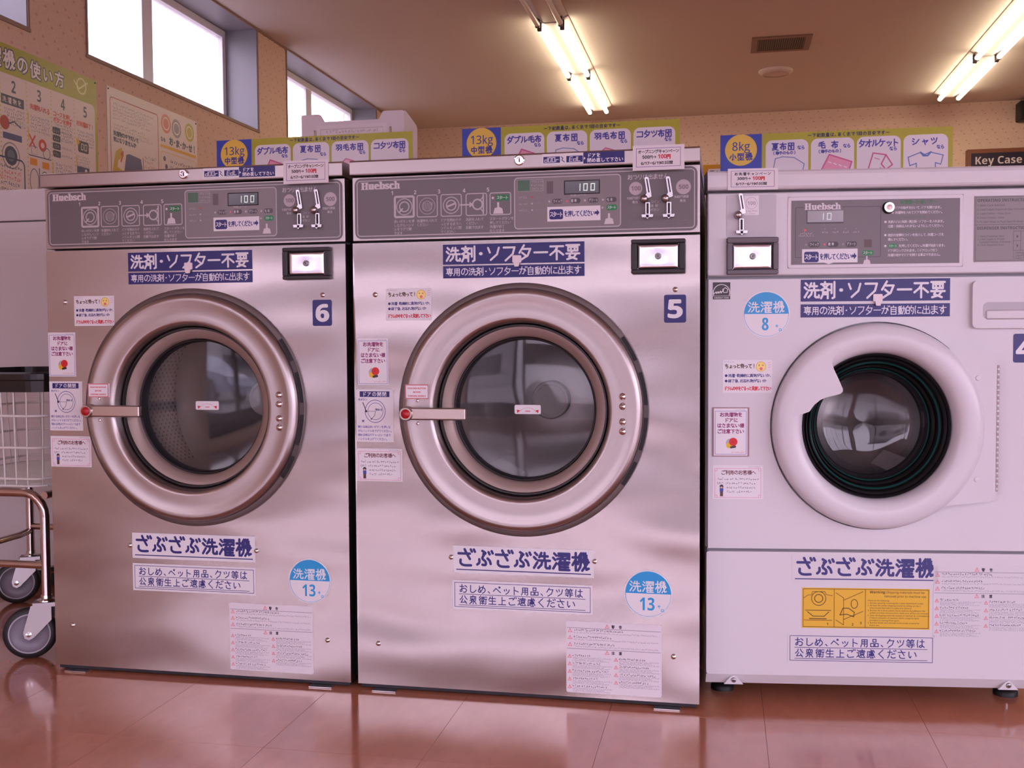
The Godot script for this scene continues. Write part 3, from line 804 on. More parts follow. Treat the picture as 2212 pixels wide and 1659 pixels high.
	# opening campaign cards
	for k in 2:
		s = sheet(250, 120, Color(0.87, 0.86, 0.87))
		s.box_line(16, 13, 232, 104, 2.2, Color(0.40, 0.30, 0.62))
		s.write(["オープニングキャンペーン", "お洗濯キャンペーン"][k], [26, 34][k], 22, 16, 1.1, INK, [16.6, 20.5][k])
		s.write("500円→" if k == 0 else "300円→", 46, 48, 17, 1.0, INK, 16)
		s.write("100円", 122, 46, 20, 2.2, RED, 21)
		s.write("6/17〜6/19の3日間", 40, 78, 15, 1.0, INK, 15)
		keep("card_%d" % k, s)
	# the lid's door note
	s = sheet(330, 46, NAVY)
	s.rect(0, 0, 166, 46, PAPER); s.rect(5, 12, 72, 38, NAVY); s.rect(98, 12, 164, 38, NAVY)
	seven(s, "dOOr", 10, 16, 10, 18, 1.6, PAPER, 15); seven(s, "EdL", 110, 16, 11, 18, 1.6, PAPER, 16)
	s.path(PackedVector2Array([V2(77, 14), V2(84, 20), V2(80, 28), V2(90, 36)]), 1.3, NAVY)
	s.poly(PackedVector2Array([V2(168, 18), V2(176, 24), V2(168, 30)]), PAPER)
	s.write("ドアを", 182, 5, 16, 1.3, PAPER, 18); s.write("閉め直して下さい", 182, 25, 16, 1.3, PAPER, 18)
	keep("lid_note", s)
	# press start
	s = sheet(214, 58, PAPER)
	s.round_rect(8, 10, 64, 50, 8, NAVY)
	s.write("スタート", 11, 20, 19, 1.5, PAPER, 13); s.write("を押してください", 68, 18, 22, 1.2, NAVY, 15.4)
	s.poly(PackedVector2Array([V2(192, 23), V2(200, 23), V2(200, 15), V2(210, 28), V2(200, 41), V2(200, 33), V2(192, 33)]), NAVY)
	keep("press_start", s)
	# red label by the handle
	s = sheet(150, 88, PAPER)
	s.box_line(1, 1, 149, 87, 4, RED)
	for k in 3:
		var t: String = ["PUSH RED BUTTON", "BEFORE", "TURNING HANDLE"][k]
		s.latin(t, 75 - s.latin_width(t, 13, true) / 2, 28 + k * 23, 13, RED, true)
	keep("red_label", s)
	# turning arrows on the glass
	s = sheet(170, 60, PAPER)
	var arc := PackedVector2Array()
	for k in 15: arc.append(V2(85 - 56 * cos(PI * (0.1 + 0.8 * k / 14.0)), 62 - 44 * sin(PI * (0.1 + 0.8 * k / 14.0))))
	s.path(arc, 0.8, Color(0.8, 0.45, 0.5))
	s.poly(PackedVector2Array([V2(14, 32), V2(36, 36), V2(18, 54)]), RED); s.poly(PackedVector2Array([V2(156, 32), V2(134, 36), V2(152, 54)]), RED)
	s.latin("OPEN", 85 - s.latin_width("OPEN", 12, true) / 2, 46, 12, RED, true)
	keep("turning", s)
	prints_panel()
	prints_white_machine()
	prints_signs()
	prints_posters()

func warn_mark(s: Sheet, x: float, y: float, r: float) -> void:
	var c := Color(0.86, 0.38, 0.42)
	s.path(PackedVector2Array([V2(x, y - r), V2(x + r, y + r * 0.8), V2(x - r, y + r * 0.8), V2(x, y - r)]), 0.8, c)
	s.seg(V2(x, y - r * 0.3), V2(x, y + r * 0.4), 0.8, c)

# figures of a seven-bar display
func seven(s: Sheet, t: String, x: float, y: float, w: float, h: float, half: float, c: Color, step: float) -> void:
	var bars := {"0": "abcdef", "1": "bc", "d": "bcdeg", "O": "abcdef", "r": "eg", "E": "adefg", "L": "def"}
	var at := {"a": [0, 0, 1, 0], "b": [1, 0, 1, .5], "c": [1, .5, 1, 1], "d": [0, 1, 1, 1], "e": [0, .5, 0, 1], "f": [0, 0, 0, .5], "g": [0, .5, 1, .5]}
	for ch in t:
		if bars.has(ch):
			for b in bars[ch]:
				var q: Array = at[b]
				s.seg(V2(x + q[0] * w + (1.0 - q[1]) * 2, y + q[1] * h), V2(x + q[2] * w + (1.0 - q[3]) * 2, y + q[3] * h), half, c)
		x += step

func hand(s: Sheet, x: float, y: float, k: float, c: Color) -> void:
	s.poly(PackedVector2Array([V2(x - 2 * k, y), V2(x + 2 * k, y), V2(x + 2 * k, y + 9 * k), V2(x + 8 * k, y + 12 * k), V2(x + 10 * k, y + 22 * k), V2(x - 10 * k, y + 22 * k), V2(x - 7 * k, y + 11 * k), V2(x - 2 * k, y + 10 * k)]), c)

# grey plate of the two steel machines, 2000 pixels to the metre, from u 0.006 to 0.710 and v 1.077 down to 0.952
func prints_panel() -> void:
	var s := sheet(1408, 250, Color(0.42, 0.40, 0.405))
	var line := Color(0.72, 0.70, 0.71)
	var pale := Color(0.80, 0.78, 0.79)
	s.round_rect(9, 9, 1399, 241, 16, line, 4)
	for k in 5: s.latin("Huebsch", 26 + k * 0.9, 47, 42, pale, true, true, 0.92)
	for k in 5:
		var x: float = [170, 268, 370, 476, 576][k]
		s.latin(str(k + 1), x - 12, 72, 22, pale, true)
		s.round_rect(x, 76, x + 90, 168, 10, line, 4 if k else 9)
		var m := V2(x + 45, 122)
		if k < 3:
			s.circle(m.x, m.y, 33, 1.8 if k != 1 else 1.0, line); s.circle(m.x, m.y, 20, 2.2 if k != 1 else 1.0, line)
			if k == 0: s.seg(m + V2(-22, 22), m + V2(-8, 8), 3, line)
			if k == 1:
				for j in 6: s.seg(m + V2(-18 + j * 7, 14), m + V2(-12 + j * 7, -14), 0.9, line)
			if k == 2: s.seg(m + V2(-14, 4), m + V2(14, -6), 4, line)
		elif k == 3:
			s.seg(V2(x - 22, 122), V2(x + 18, 122), 3, line); s.poly(PackedVector2Array([V2(x + 16, 110), V2(x + 34, 122), V2(x + 16, 134)]), line)
			s.circle(x + 50, 122, 20, 3, line); s.seg(V2(x + 74, 84), V2(x + 74, 160), 3, line); s.seg(V2(x + 60, 108), V2(x + 74, 90), 2, line); s.seg(V2(x + 60, 136), V2(x + 74, 154), 2, line)
		else:
			s.rect(x + 26, 86, x + 80, 110, Color(0.10, 0.45, 0.25)); s.write("スタート", x + 30, 91, 13, 0.9, PAPER, 12); s.disc(x + 14, 98, 5, pale)
			hand(s, x + 36, 116, 2.1, pale)
	var notes := [["赤いボタンを押", "しながらハンド", "ルを下げて開", "きます"], ["洗濯物を入れて", "ください"], ["ドアを閉めカチ", "っとするまでハ", "ンドルを上に閉", "てください"], ["洗剤を入れて", "ください", "自動で出ます"], ["スタートボタンを", "押してください", "洗濯が終了", "お知らせます"]]
	for k in 5:
		var x: float = [170, 268, 370, 476, 576][k]
		for j in notes[k].size():
			s.write(notes[k][j], x, 176 + j * 16, 12, 0.62, line, 12.6)
	# lighter field with the display
	s.round_rect(678, 20, 1110, 228, 16, Color(0.50, 0.475, 0.48)); s.round_rect(678, 20, 1110, 228, 16, line, 4)
	s.rect(692, 30, 742, 76, Color(0.28, 0.42, 0.33)); s.box_line(692, 30, 798, 76, 1.2, line)
	for k in 3: s.specks(748, 796, 34 + k * 14, 8, line, rng)
	s.rect(812, 40, 838, 88, Color(0.38, 0.33, 0.34))
	for k in 3:
		s.specks(698, 730, 96 + k * 26, 8, line, rng); s.disc(752, 100 + k * 26, 3.5, Color(0.85, 0.2, 0.25) if k == 0 else line); s.specks(766, 800, 96 + k * 26, 7, Color(0.56, 0.53, 0.54), rng)
	s.write("料金コース", 908, 92, 10, 0.6, line, 13)
	for k in 4:
		s.round_rect(834 + k * 72, 110, 876 + k * 72, 130, 9, Color(0.30, 0.28, 0.30)); s.write(["クイック", "標 準", "デリート", "毛 布"][k], 837 + k * 72, 114, 12, 0.7, pale, 9.6)
		s.disc(822 + k * 72, 120, 4, Color(0.95, 0.35, 0.45) if k == 1 else line)
	s.disc(1036, 151, 4, line); s.round_rect(1052, 140, 1094, 162, 8, Color(0.05, 0.50, 0.27)); s.write("スタート", 1056, 145, 11, 0.8, PAPER, 8.8)
	hand(s, 1062, 174, 1.9, pale)
	# coin side
	s.write("おつりは出ません", 1136, 26, 19, 1.0, pale, 20)
	for k in 2:
		var x: float = [1168, 1354][k]
		s.disc(x, 80, [26, 29][k], Color(0.70, 0.66, 0.68)); s.latin(["100", "500"][k], x - s.latin_width(["100", "500"][k], 24, true) / 2, 88, 24, Color(0.45, 0.41, 0.44), true)
		s.write(["100円硬貨", "500円硬貨"][k], x - 36, 112, 11, 0.6, line, 11.5); s.write("専用", x - 14, 128, 11, 0.6, line, 12)
	for k in 3: s.write(["コイン", "返 却", "ボタン"][k], 1226, 128 + k * 16, 11, 0.6, line, 12)
	for k in 3: s.specks(1140, 1390, 208 + k * 9, 6, Color(0.50, 0.48, 0.50), rng)
	keep("panel", s)
	s = sheet(272, 92, Color(0.14, 0.07, 0.08))
	seven(s, "100", 92, 22, 28, 50, 4.0, Color(0.80, 0.92, 0.86), 58)
	keep("display_red", s)
	s = sheet(272, 92, Color(0.56, 0.55, 0.56))
	seven(s, "10", 92, 22, 28, 50, 3.4, Color(0.80, 0.90, 0.86), 58)
	keep("display_grey", s)

# plate of the white machine: 324 by 127 mm, 3000 pixels to the metre
func prints_white_machine() -> void:
	var s := sheet(972, 381, Color(0.43, 0.405, 0.415))
	var line := Color(0.82, 0.80, 0.82)
	var dark := Color(0.22, 0.20, 0.22)
	var green := Color(0.12, 0.42, 0.22)
	s.round_rect(22, 40, 520, 340, 8, dark, 3)
	s.rect(72, 30, 296, 50, Color(0.43, 0.405, 0.415))
	for k in 5: s.latin("Huebsch", 74 + k, 56, 52, line, true, true, 0.92)
	s.rect(88, 60, 304, 138, dark)
	s.disc(80, 176, 7, Color(0.95, 0.30, 0.38)); s.specks(50, 130, 190, 10, line, rng); s.specks(40, 136, 204, 10, line, rng)
	for k in 4:
		s.disc(196 + k * 60, 170, 4, Color(0.55, 0.52, 0.54)); s.specks(180 + k * 60, 218 + k * 60, 184, 11, line, rng)
	for k in 3:
		s.round_rect(100 + k * 108, 246, 166 + k * 108, 278, 15, dark); s.write(["クイック", "標 準", "デリート"][k], 106 + k * 108, 252, 18, 1.0, line, 14)
		s.disc(86 + k * 108, 262, 6, Color(0.95, 0.30, 0.38) if k == 1 else Color(0.55, 0.52, 0.54))
	s.rect(424, 236, 468, 282, Color(0.34, 0.24, 0.24))
	s.round_rect(412, 300, 480, 330, 14, Color(0.05, 0.47, 0.22)); s.write("スタート", 418, 306, 17, 1.1, line, 14)
	hand(s, 440, 334, 2.2, line)
	s.write("〜の使い方〜", 690, 8, 22, 1.6, green, 26); s.write("洗濯機", 628, 8, 22, 1.6, green, 24)
	var rows := [[600, 44, "ドアの取手を引いて、ドアを開けます。"], [600, 72, "洗濯物を入れてドアを閉めてください。"], [560, 126, "洗剤入口に洗剤・漂白剤・ソフターを入れます。"], [560, 152, "注意！洗剤は入れすぎないようにしてください。"], [560, 204, "指定の金額のコインを投入して、洗濯コースを"], [560, 230, "選んでください。"], [624, 268, "を押してください。洗濯が始まります。"], [560, 296, "ドアがロックされます。（ドアロック灯）"], [560, 322, "洗濯の途中でドアを開ける事はできません。"]]
	for k in rows.size():
		var t: String = rows[k][2]
		s.write(t, rows[k][0], rows[k][1], 16, 0.95, line, 15.6)
		if k in [0, 1, 2, 4]: s.disc(rows[k][0] - 14, rows[k][1] + 8, 7, line)
	s.disc(546, 276, 7, line); s.round_rect(562, 264, 616, 288, 11, Color(0.05, 0.47, 0.22)); s.write("スタート", 566, 269, 14, 0.9, line, 12)
	s.specks(620, 780, 102, 12, green, rng); s.specks(570, 780, 178, 12, green, rng)
	keep("white_panel", s)
	s = sheet(480, 384, Color(0.53, 0.50, 0.50))
	s.box_line(6, 6, 500, 378, 2, dark)
	s.latin("OPERATING INSTRUCTIONS", 14, 34, 24, dark, true)
	for k in 5:
		s.latin(["1. Make Cycle Selection", "2. Load Supply Dispenser (See Instructions Below)", "3. Load Clothes - Close Door", "4. Insert Coin(s) - Card", "5. To Start Wash or Push Start Or Reset Door"][k], 14, 60 + k * 24, 15, dark)
	s.rect(6, 166, 480, 168, dark)
	s.latin("DISPENSER INSTRUCTIONS", 14, 196, 24, dark, true)
	for k in 4:
		s.latin(["1. Open Dispenser Door", "2. Load Supply in Proper", "   Compartment (as Indicated)", "3. Close Dispenser Door"][k], 18, 240 + k * 17, 14, dark)
	s.box_line(220, 206, 470, 320, 2, dark); s.rect(262, 206, 264, 320, dark); s.rect(220, 262, 262, 264, dark); s.poly(PackedVector2Array([V2(240, 228), V2(250, 238), V2(240, 248)]), dark); s.poly(PackedVector2Array([V2(240, 282), V2(250, 292), V2(240, 302)]), dark)
	for k in 3: s.latin(["1. Detergent", "2. Liquid Bleach", "3. Fabric Softener"][k], 220, 338 + k * 16, 14, dark)
	keep("operating", s)
	s = sheet(500, 164, Color(0.87, 0.70, 0.20))
	var brown := Color(0.30, 0.22, 0.08)
	s.box_line(4, 4, 496, 160, 2, brown); s.rect(126, 4, 128, 160, brown); s.rect(248, 4, 250, 160, brown)
	s.circle(66, 44, 28, 1.2, brown); s.circle(66, 44, 16, 1.4, brown)
	s.path(PackedVector2Array([V2(8, 42), V2(24, 30), V2(38, 30), V2(42, 16), V2(90, 16), V2(96, 28), V2(120, 32)]), 0.9, brown)
	s.path(PackedVector2Array([V2(14, 92), V2(114, 92)]), 1.2, brown); s.path(PackedVector2Array([V2(22, 98), V2(44, 116), V2(88, 116), V2(106, 98)]), 1.4, brown)
	s.path(PackedVector2Array([V2(10, 132), V2(118, 132)]), 1.0, brown); s.path(PackedVector2Array([V2(30, 126), V2(96, 126)]), 1.6, brown); s.latin("1", 98, 152, 14, brown, true)
	s.path(PackedVector2Array([V2(134, 130), V2(164, 150), V2(164, 40), V2(134, 20)]), 1.0, brown); s.path(PackedVector2Array([V2(164, 50), V2(240, 14)]), 1.0, brown); s.path(PackedVector2Array([V2(164, 128), V2(240, 94)]), 1.0, brown)
	s.circle(206, 64, 18, 1.2, brown, 0.7); s.path(PackedVector2Array([V2(150, 110), V2(162, 82), V2(184, 82), V2(206, 98), V2(204, 116), V2(176, 106), V2(150, 110)]), 1.5, brown)
	s.latin("2", 196, 152, 14, brown, true); s.latin("3", 228, 146, 14, brown, true)
	s.latin("Warning:", 266, 20, 15, brown, true); s.latin("Shipping materials must be", 332, 20, 12, brown); s.latin("removed prior to machine use.", 322, 36, 12, brown)
	for k in 11:
		s.latin(["Please do the following:", "1. Remove panel by removing the 3 (two) attachment screws.", "2. Remove the yellow shipping bracket by taking out the 2", "    (five) screws that hold it in place (see picture).", "3. Remove the 4 (four) plastic shock retainers by pulling on the", "    yellow cord that connects them. Make sure all four are removed.", "4. Store all shipping materials outside of machine for reinstallation", "    if future relocation of machine. NOTE: a bag has been", "    provided for storing these parts.", "5. Remove sticker and reinstall on the inside of panel for", "    future use."][k], 258, 52 + k * 10, 8, brown)
	keep("shipping", s)
	s = sheet(140, 140, Color(0.20, 0.18, 0.20))
	var star := PackedVector2Array()
	for k in 10: star.append(V2(100 + cos(-PI / 2 + k * PI / 5) * (22.0 if k % 2 == 0 else 9.0), 66 + sin(-PI / 2 + k * PI / 5) * (22.0 if k % 2 == 0 else 9.0)))
	s.circle(70, 84, 66, 3, PAPER); s.rect(0, 108, 140, 140, Color(0.20, 0.18, 0.20))
	s.path(PackedVector2Array([V2(10, 92), V2(28, 78), V2(30, 92), V2(44, 76), V2(48, 90), V2(62, 72), V2(66, 88), V2(86, 62)]), 3.4, PAPER); s.path(PackedVector2Array([star[0], star[2], star[4], star[6], star[8], star[0]]), 2.6, PAPER)
	s.rect(0, 110, 140, 113, PAPER); s.latin("ENERGY STAR", 70 - s.latin_width("ENERGY STAR", 18, true) / 2, 134, 18, PAPER, true)
	keep("star", s)
	s = sheet(90, 114, Color(0.88, 0.87, 0.89))
	s.circle(45, 44, 34, 0.8, Color(0.6, 0.58, 0.62)); s.latin("100", 45 - s.latin_width("100", 30, true) / 2, 55, 30, Color(0.62, 0.60, 0.64), true)
	s.specks(10, 82, 86, 8, Color(0.35, 0.33, 0.36), rng); s.specks(28, 66, 100, 7, Color(0.5, 0.48, 0.5), rng)
	keep("hundred", s)

# load boards on top of the machines, 575 by 190 mm
func prints_signs() -> void:
	var blue := Color(0.24, 0.24, 0.62)
	for k in 2:
		var s := sheet(805, 266, Color(0.70, 0.69, 0.22))
		s.rect(0, 0, 148, 266, Color(0.22, 0.30, 0.72))
		s.disc(74, 56, 57, Color(0.93, 0.79, 0.34))
		var t: String = ["13kg", "8kg"][k]
		s.latin(t, 74 - s.latin_width(t, 42) / 2, 58, 42, blue)
		s.write(["中型機", "小型機"][k], 33, 68, 25, 1.8, blue, 28)
		s.write("〜下記数量は、あくまで1回の目安です〜", 310, 6, 13, 1.0, Color(0.22, 0.22, 0.36), 15.6)
		var names: Array = [["ダブル毛布", "夏布団", "羽毛布団", "コタツ布団"], ["夏布団", "毛 布", "タオルケット", "シャツ"]][k]
		for j in 4:
			var x := 162.0 + j * 159
			s.round_rect(x, 25, x + 150, 290, 24, Color(0.91, 0.89, 0.91))
			var n: String = names[j]
			var step: float = [26.0, 30.0, 29.0, 25.5][j] if k == 0 else [28.0, 30.0, 23.0, 31.0][j]
			var wide := step * n.length() - (step * 0.5 if n.contains(" ") else 0.0)
			s.write(n, x + 75 - wide / 2 - (12 if k == 1 and j < 2 else 0), 36, 25, 1.9, blue, step)
			s.write("なら", x + 112, 64 if not (k == 1 and j < 2) else 48, 13, 1.1, blue, 13)
			if k == 1 and j < 2: s.write("（薄手のもの）", x + 22, 66, 12, 0.9, blue, 12.6)
			var rose := Color(0.80, 0.36, 0.55)
			var p := V2(x, 84)
			if k == 0 and j == 0 or k == 1 and j == 1:
				s.poly(PackedVector2Array([p + V2(64, 0), p + V2(142, 28), p + V2(110, 130), p + V2(14, 100)]), Color(0.90, 0.62, 0.72)); s.path(PackedVector2Array([p + V2(14, 100), p + V2(64, 0), p + V2(142, 28), p + V2(110, 130)]), 2.2, rose)
				for q in 4: s.seg(p + V2(62 + q * 18, 26 + q * 6), p + V2(70 + q * 18, 30 + q * 6), 2.0, Color(0.97, 0.90, 0.93))
			elif j == 1 or k == 1 and j == 0:
				s.path(PackedVector2Array([p + V2(20, 90), p + V2(34, 8), p + V2(60, 2), p + V2(100, 6), p + V2(136, 30), p + V2(120, 100)]), 1.4, Color(0.42, 0.48, 0.72))
				for q in 4: s.seg(p + V2(30 + q * 22, 100), p + V2(58 + q * 22, 56), 4.0, Color(0.42, 0.56, 0.80))
			elif k == 0 and j == 2:
				s.poly(PackedVector2Array([p + V2(20, 120), p + V2(36, 26), p + V2(58, 8), p + V2(90, 18), p + V2(134, 52), p + V2(120, 130)]), Color(0.90, 0.70, 0.78)); s.path(PackedVector2Array([p + V2(20, 120), p + V2(36, 26), p + V2(58, 8), p + V2(90, 18), p + V2(134, 52)]), 1.6, rose)
			elif k == 1 and j == 2:
				s.path(PackedVector2Array([p + V2(30, 90), p + V2(56, 0), p + V2(100, 8), p + V2(122, 44), p + V2(100, 60), p + V2(84, 40), p + V2(100, 8)]), 2.2, rose); s.seg(p + V2(62, 18), p + V2(78, 24), 1.2, rose); s.seg(p + V2(80, 54), p + V2(110, 64), 1.4, rose)
			elif k == 1 and j == 3:
				s.path(PackedVector2Array([p + V2(44, 90), p + V2(44, 42), p + V2(22, 50), p + V2(16, 20), p + V2(58, 4), p + V2(72, 12), p + V2(90, 4), p + V2(134, 16), p + V2(126, 48), p + V2(108, 42), p + V2(108, 90)]), 1.6, Color(0.40, 0.46, 0.72)); s.path(PackedVector2Array([p + V2(58, 4), p + V2(68, 16), p + V2(82, 16), p + V2(92, 4)]), 3.0, Color(0.36, 0.48, 0.76))
			elif k == 0 and j == 3:
				s.poly(PackedVector2Array([p + V2(20, 120), p + V2(60, 56), p + V2(120, 66), p + V2(138, 130)]), Color(0.74, 0.80, 0.62))
		keep("board_%d" % k, s)

func prints_posters() -> void:
	# how to use the machines: 820 by 760 mm, 800 pixels to the metre
	var s := sheet(656, 608, Color(0.62, 0.62, 0.13))
	var paper := Color(0.86, 0.80, 0.78)
	var navy := Color(0.10, 0.13, 0.30)
	s.round_rect(10, 92, 642, 660, 20, paper)
	for q in [[0, 7.0, navy], [1, 3.6, Color(0.90, 0.88, 0.88)]]:
		s.write("洗濯機", 28, 18, 54, q[1], q[2], 66); s.write("の使", 228, 22, 50, q[1], q[2], 62); s.write("い方", 356, 24, 48, q[1], q[2], 62)
	s.circle(566, 40, 26, 3, Color(0.86, 0.86, 0.60)); s.path(PackedVector2Array([V2(524, 30), V2(552, 52), V2(600, 22)]), 3, Color(0.86, 0.86, 0.60))
	for c in 5:
		var x := 646.0 - (5 - c) * 126
		if c > 0:
			for k in 40: s.disc(x, 100 + k * 14, 2.6, Color(0.66, 0.66, 0.18))
		s.latin(str(c + 1), x + 52, 146, 52, navy, true, false, 0.8)
		for k in 5: s.specks(x + 18, x + 116, 196 + k * 11, 8, Color(0.32, 0.32, 0.42), rng)
	s.rect(146, 158, 254, 188, navy); s.write("洗濯物を", 152, 164, 18, 1.2, paper, 24)
	s.write("洗濯物入れる", 284, 160, 17, 1.2, RED, 17); s.write("コースを押し、", 404, 158, 17, 1.2, RED, 17); s.write("ボタンを押す", 404, 178, 17, 1.2, RED, 17); s.write("お洗濯終了！", 532, 164, 17, 1.2, RED, 17)
	s.disc(160, 246, 22, Color(0.66, 0.14, 0.18)); s.path(PackedVector2Array([V2(180, 246), V2(204, 236), V2(236, 250)]), 2, navy); s.rect(150, 276, 240, 296, Color(0.20, 0.24, 0.46))
	s.circle(186, 346, 40, 1.6, Color(0.4, 0.4, 0.46)); s.disc(186, 346, 30, Color(0.14, 0.19, 0.34)); s.disc(186, 346, 18, Color(0.34, 0.38, 0.48))
	s.seg(V2(278, 262), V2(306, 300), 3, RED); s.seg(V2(306, 262), V2(278, 300), 3, RED); s.circle(344, 286, 15, 5, RED); s.box_line(286, 296, 316, 322, 1.5, Color(0.4, 0.4, 0.5)); s.circle(364, 310, 18, 1.5, Color(0.4, 0.4, 0.5))
	for k in 4:
		s.round_rect(398, 212 + k * 26, 440, 234 + k * 26, 6, Color(0.12, 0.15, 0.28)); s.specks(446, 508, 220 + k * 26, 8, Color(0.32, 0.32, 0.42), rng); s.specks(404, 434, 219 + k * 26, 9, paper, rng)
	s.rect(272, 326, 388, 329, navy); s.rect(278, 336, 314, 358, Color(0.85, 0.52, 0.08)); s.rect(340, 340, 376, 362, Color(0.85, 0.52, 0.08))
	s.circle(298, 410, 40, 1.6, Color(0.4, 0.4, 0.5), 0.55); s.circle(352, 412, 40, 1.6, Color(0.4, 0.4, 0.5), 0.55); s.seg(V2(324, 366), V2(324, 460), 2.5, Color(0.4, 0.4, 0.5))
	s.round_rect(538, 232, 600, 272, 8, Color(0.14, 0.15, 0.24)); seven(s, "00", 556, 242, 12, 20, 1.6, paper, 20); s.poly(PackedVector2Array([V2(526, 222), V2(550, 238), V2(536, 252)]), Color(0.85, 0.65, 0.1))
	s.rect(530, 322, 602, 346, Color(0.22, 0.24, 0.40)); s.disc(582, 334, 7, paper)
	for k in 4:
		s.specks(410, 500, 330 + k * 12, 9, Color(0.32, 0.32, 0.42), rng); s.specks(532, 604, 284 + k * 10, 7, Color(0.42, 0.42, 0.5), rng)
	for q in [[272, 188], [394, 330], [526, 284], [272, 240]]: s.rect(q[0], q[1], q[0] + 5, q[1] + 40, Color(0.82, 0.65, 0.2))
	s.round_rect(20, 352, 252, 640, 22, navy, 5)
	for k in 8: s.specks(40, 236, 376 + k * 18, 11, [navy, RED, RED, navy][k % 4], rng)
	keep("poster_use", s)
	# dry-cleaning poster with a red frame: 830 by 640 mm
	s = sheet(664, 512, Color(0.86, 0.81, 0.79))
	var rust := Color(0.60, 0.13, 0.20)
	s.round_rect(18, 34, 352, 600, 14, rust, 4)
	for k in 8: s.specks(38, 320 - (k * 41) % 70, 52 + k * 13 + (10 if k > 4 else 0), 9, Color(0.40, 0.36, 0.42), rng)
	s.write("洗濯物の中でのシミ", 38, 156, 17, 1.6, navy, 19); s.write("気になりませんか", 38, 178, 17, 1.6, navy, 19)
	s.poly(PackedVector2Array([V2(22, 330), V2(50, 230), V2(90, 210), V2(110, 250), V2(200, 340), V2(22, 340)]), Color(0.74, 0.62, 0.10))
	s.poly(PackedVector2Array([V2(110, 236), V2(140, 226), V2(220, 232), V2(238, 290), V2(226, 350), V2(150, 352), V2(106, 310)]), Color(0.30, 0.28, 0.48)); s.poly(PackedVector2Array([V2(104, 300), V2(60, 286), V2(66, 262), V2(110, 236), V2(120, 232)]), Color(0.90, 0.82, 0.76))
	s.path(PackedVector2Array([V2(86, 236), V2(98, 226), V2(92, 248), V2(84, 262)]), 4, Color(0.70, 0.20, 0.26))
	s.path(PackedVector2Array([V2(236, 226), V2(240, 280), V2(226, 344)]), 2, rust)
	for k in 5: s.specks(248, 330 - (k * 17) % 30, 212 + k * 18, 11, navy if k == 0 else Color(0.70, 0.20, 0.26), rng)
	for q in [[412, 58, Color(0.80, 0.42, 0.36)], [494, 62, Color(0.56, 0.54, 0.58)], [600, 58, Color(0.70, 0.66, 0.16)]]:
		s.disc(q[0], q[1], 38, q[2]); s.circle(q[0], q[1], 24, 2.5, Color(0.93, 0.88, 0.84))
	s.rect(366, 146, 652, 158, Color(0.84, 0.64, 0.12))
	s.write("なども", 370, 116, 17, 1.4, navy, 19); s.write("お・ま・か・せ！", 436, 108, 28, 2.6, navy, 32)
	s.round_rect(368, 172, 652, 420, 12, Color(0.84, 0.64, 0.12), 2)
	for k in 5: s.disc(396 + (k * 13) % 26, 200 + k * 30, 10, Color(0.34, 0.32, 0.46))
	for k in 4: s.specks(438, 640 - (k * 23) % 60, 196 + k * 22, 14, navy, rng)
	keep("poster_stain", s)
	# plain small papers
	s = sheet(300, 200, Color(0.90, 0.87, 0.88))
	s.box_line(16, 16, 284, 190, 1.5, Color(0.70, 0.66, 0.68))
	for k in 5: s.specks(40, 260, 22 + k * 34, 12, Color(0.78, 0.36, 0.50) if k == 2 else Color(0.60, 0.58, 0.62), rng)
	keep("leaflet", s)
	s = sheet(220, 66, Color(0.16, 0.14, 0.22))
	s.latin("Key Case", 14, 50, 46, Color(0.88, 0.84, 0.84), true)
	keep("key_case", s)
	s = sheet(120, 120, Color(0.85, 0.60, 0.06))
	s.rect(26, 22, 120, 120, Color(0.90, 0.86, 0.84)); s.write("下", 34, 30, 22, 1.8, INK, 26); s.specks(60, 112, 32, 20, INK, rng)
	keep("yellow_paper", s)
# ---------------------------------------------------------------- materials of the machines
const STEEL := Color(0.675, 0.637, 0.625)
var steel: StandardMaterial3D
var steel_flat: StandardMaterial3D
var steel_ring: StandardMaterial3D
var chrome: StandardMaterial3D
var slide_metal: StandardMaterial3D
var dull_metal: StandardMaterial3D
var white_enamel: StandardMaterial3D
var black_rubber: StandardMaterial3D
var door_glass: StandardMaterial3D
var drum_steel: StandardMaterial3D
var drum_shade_glass: StandardMaterial3D
var shell_paint: StandardMaterial3D

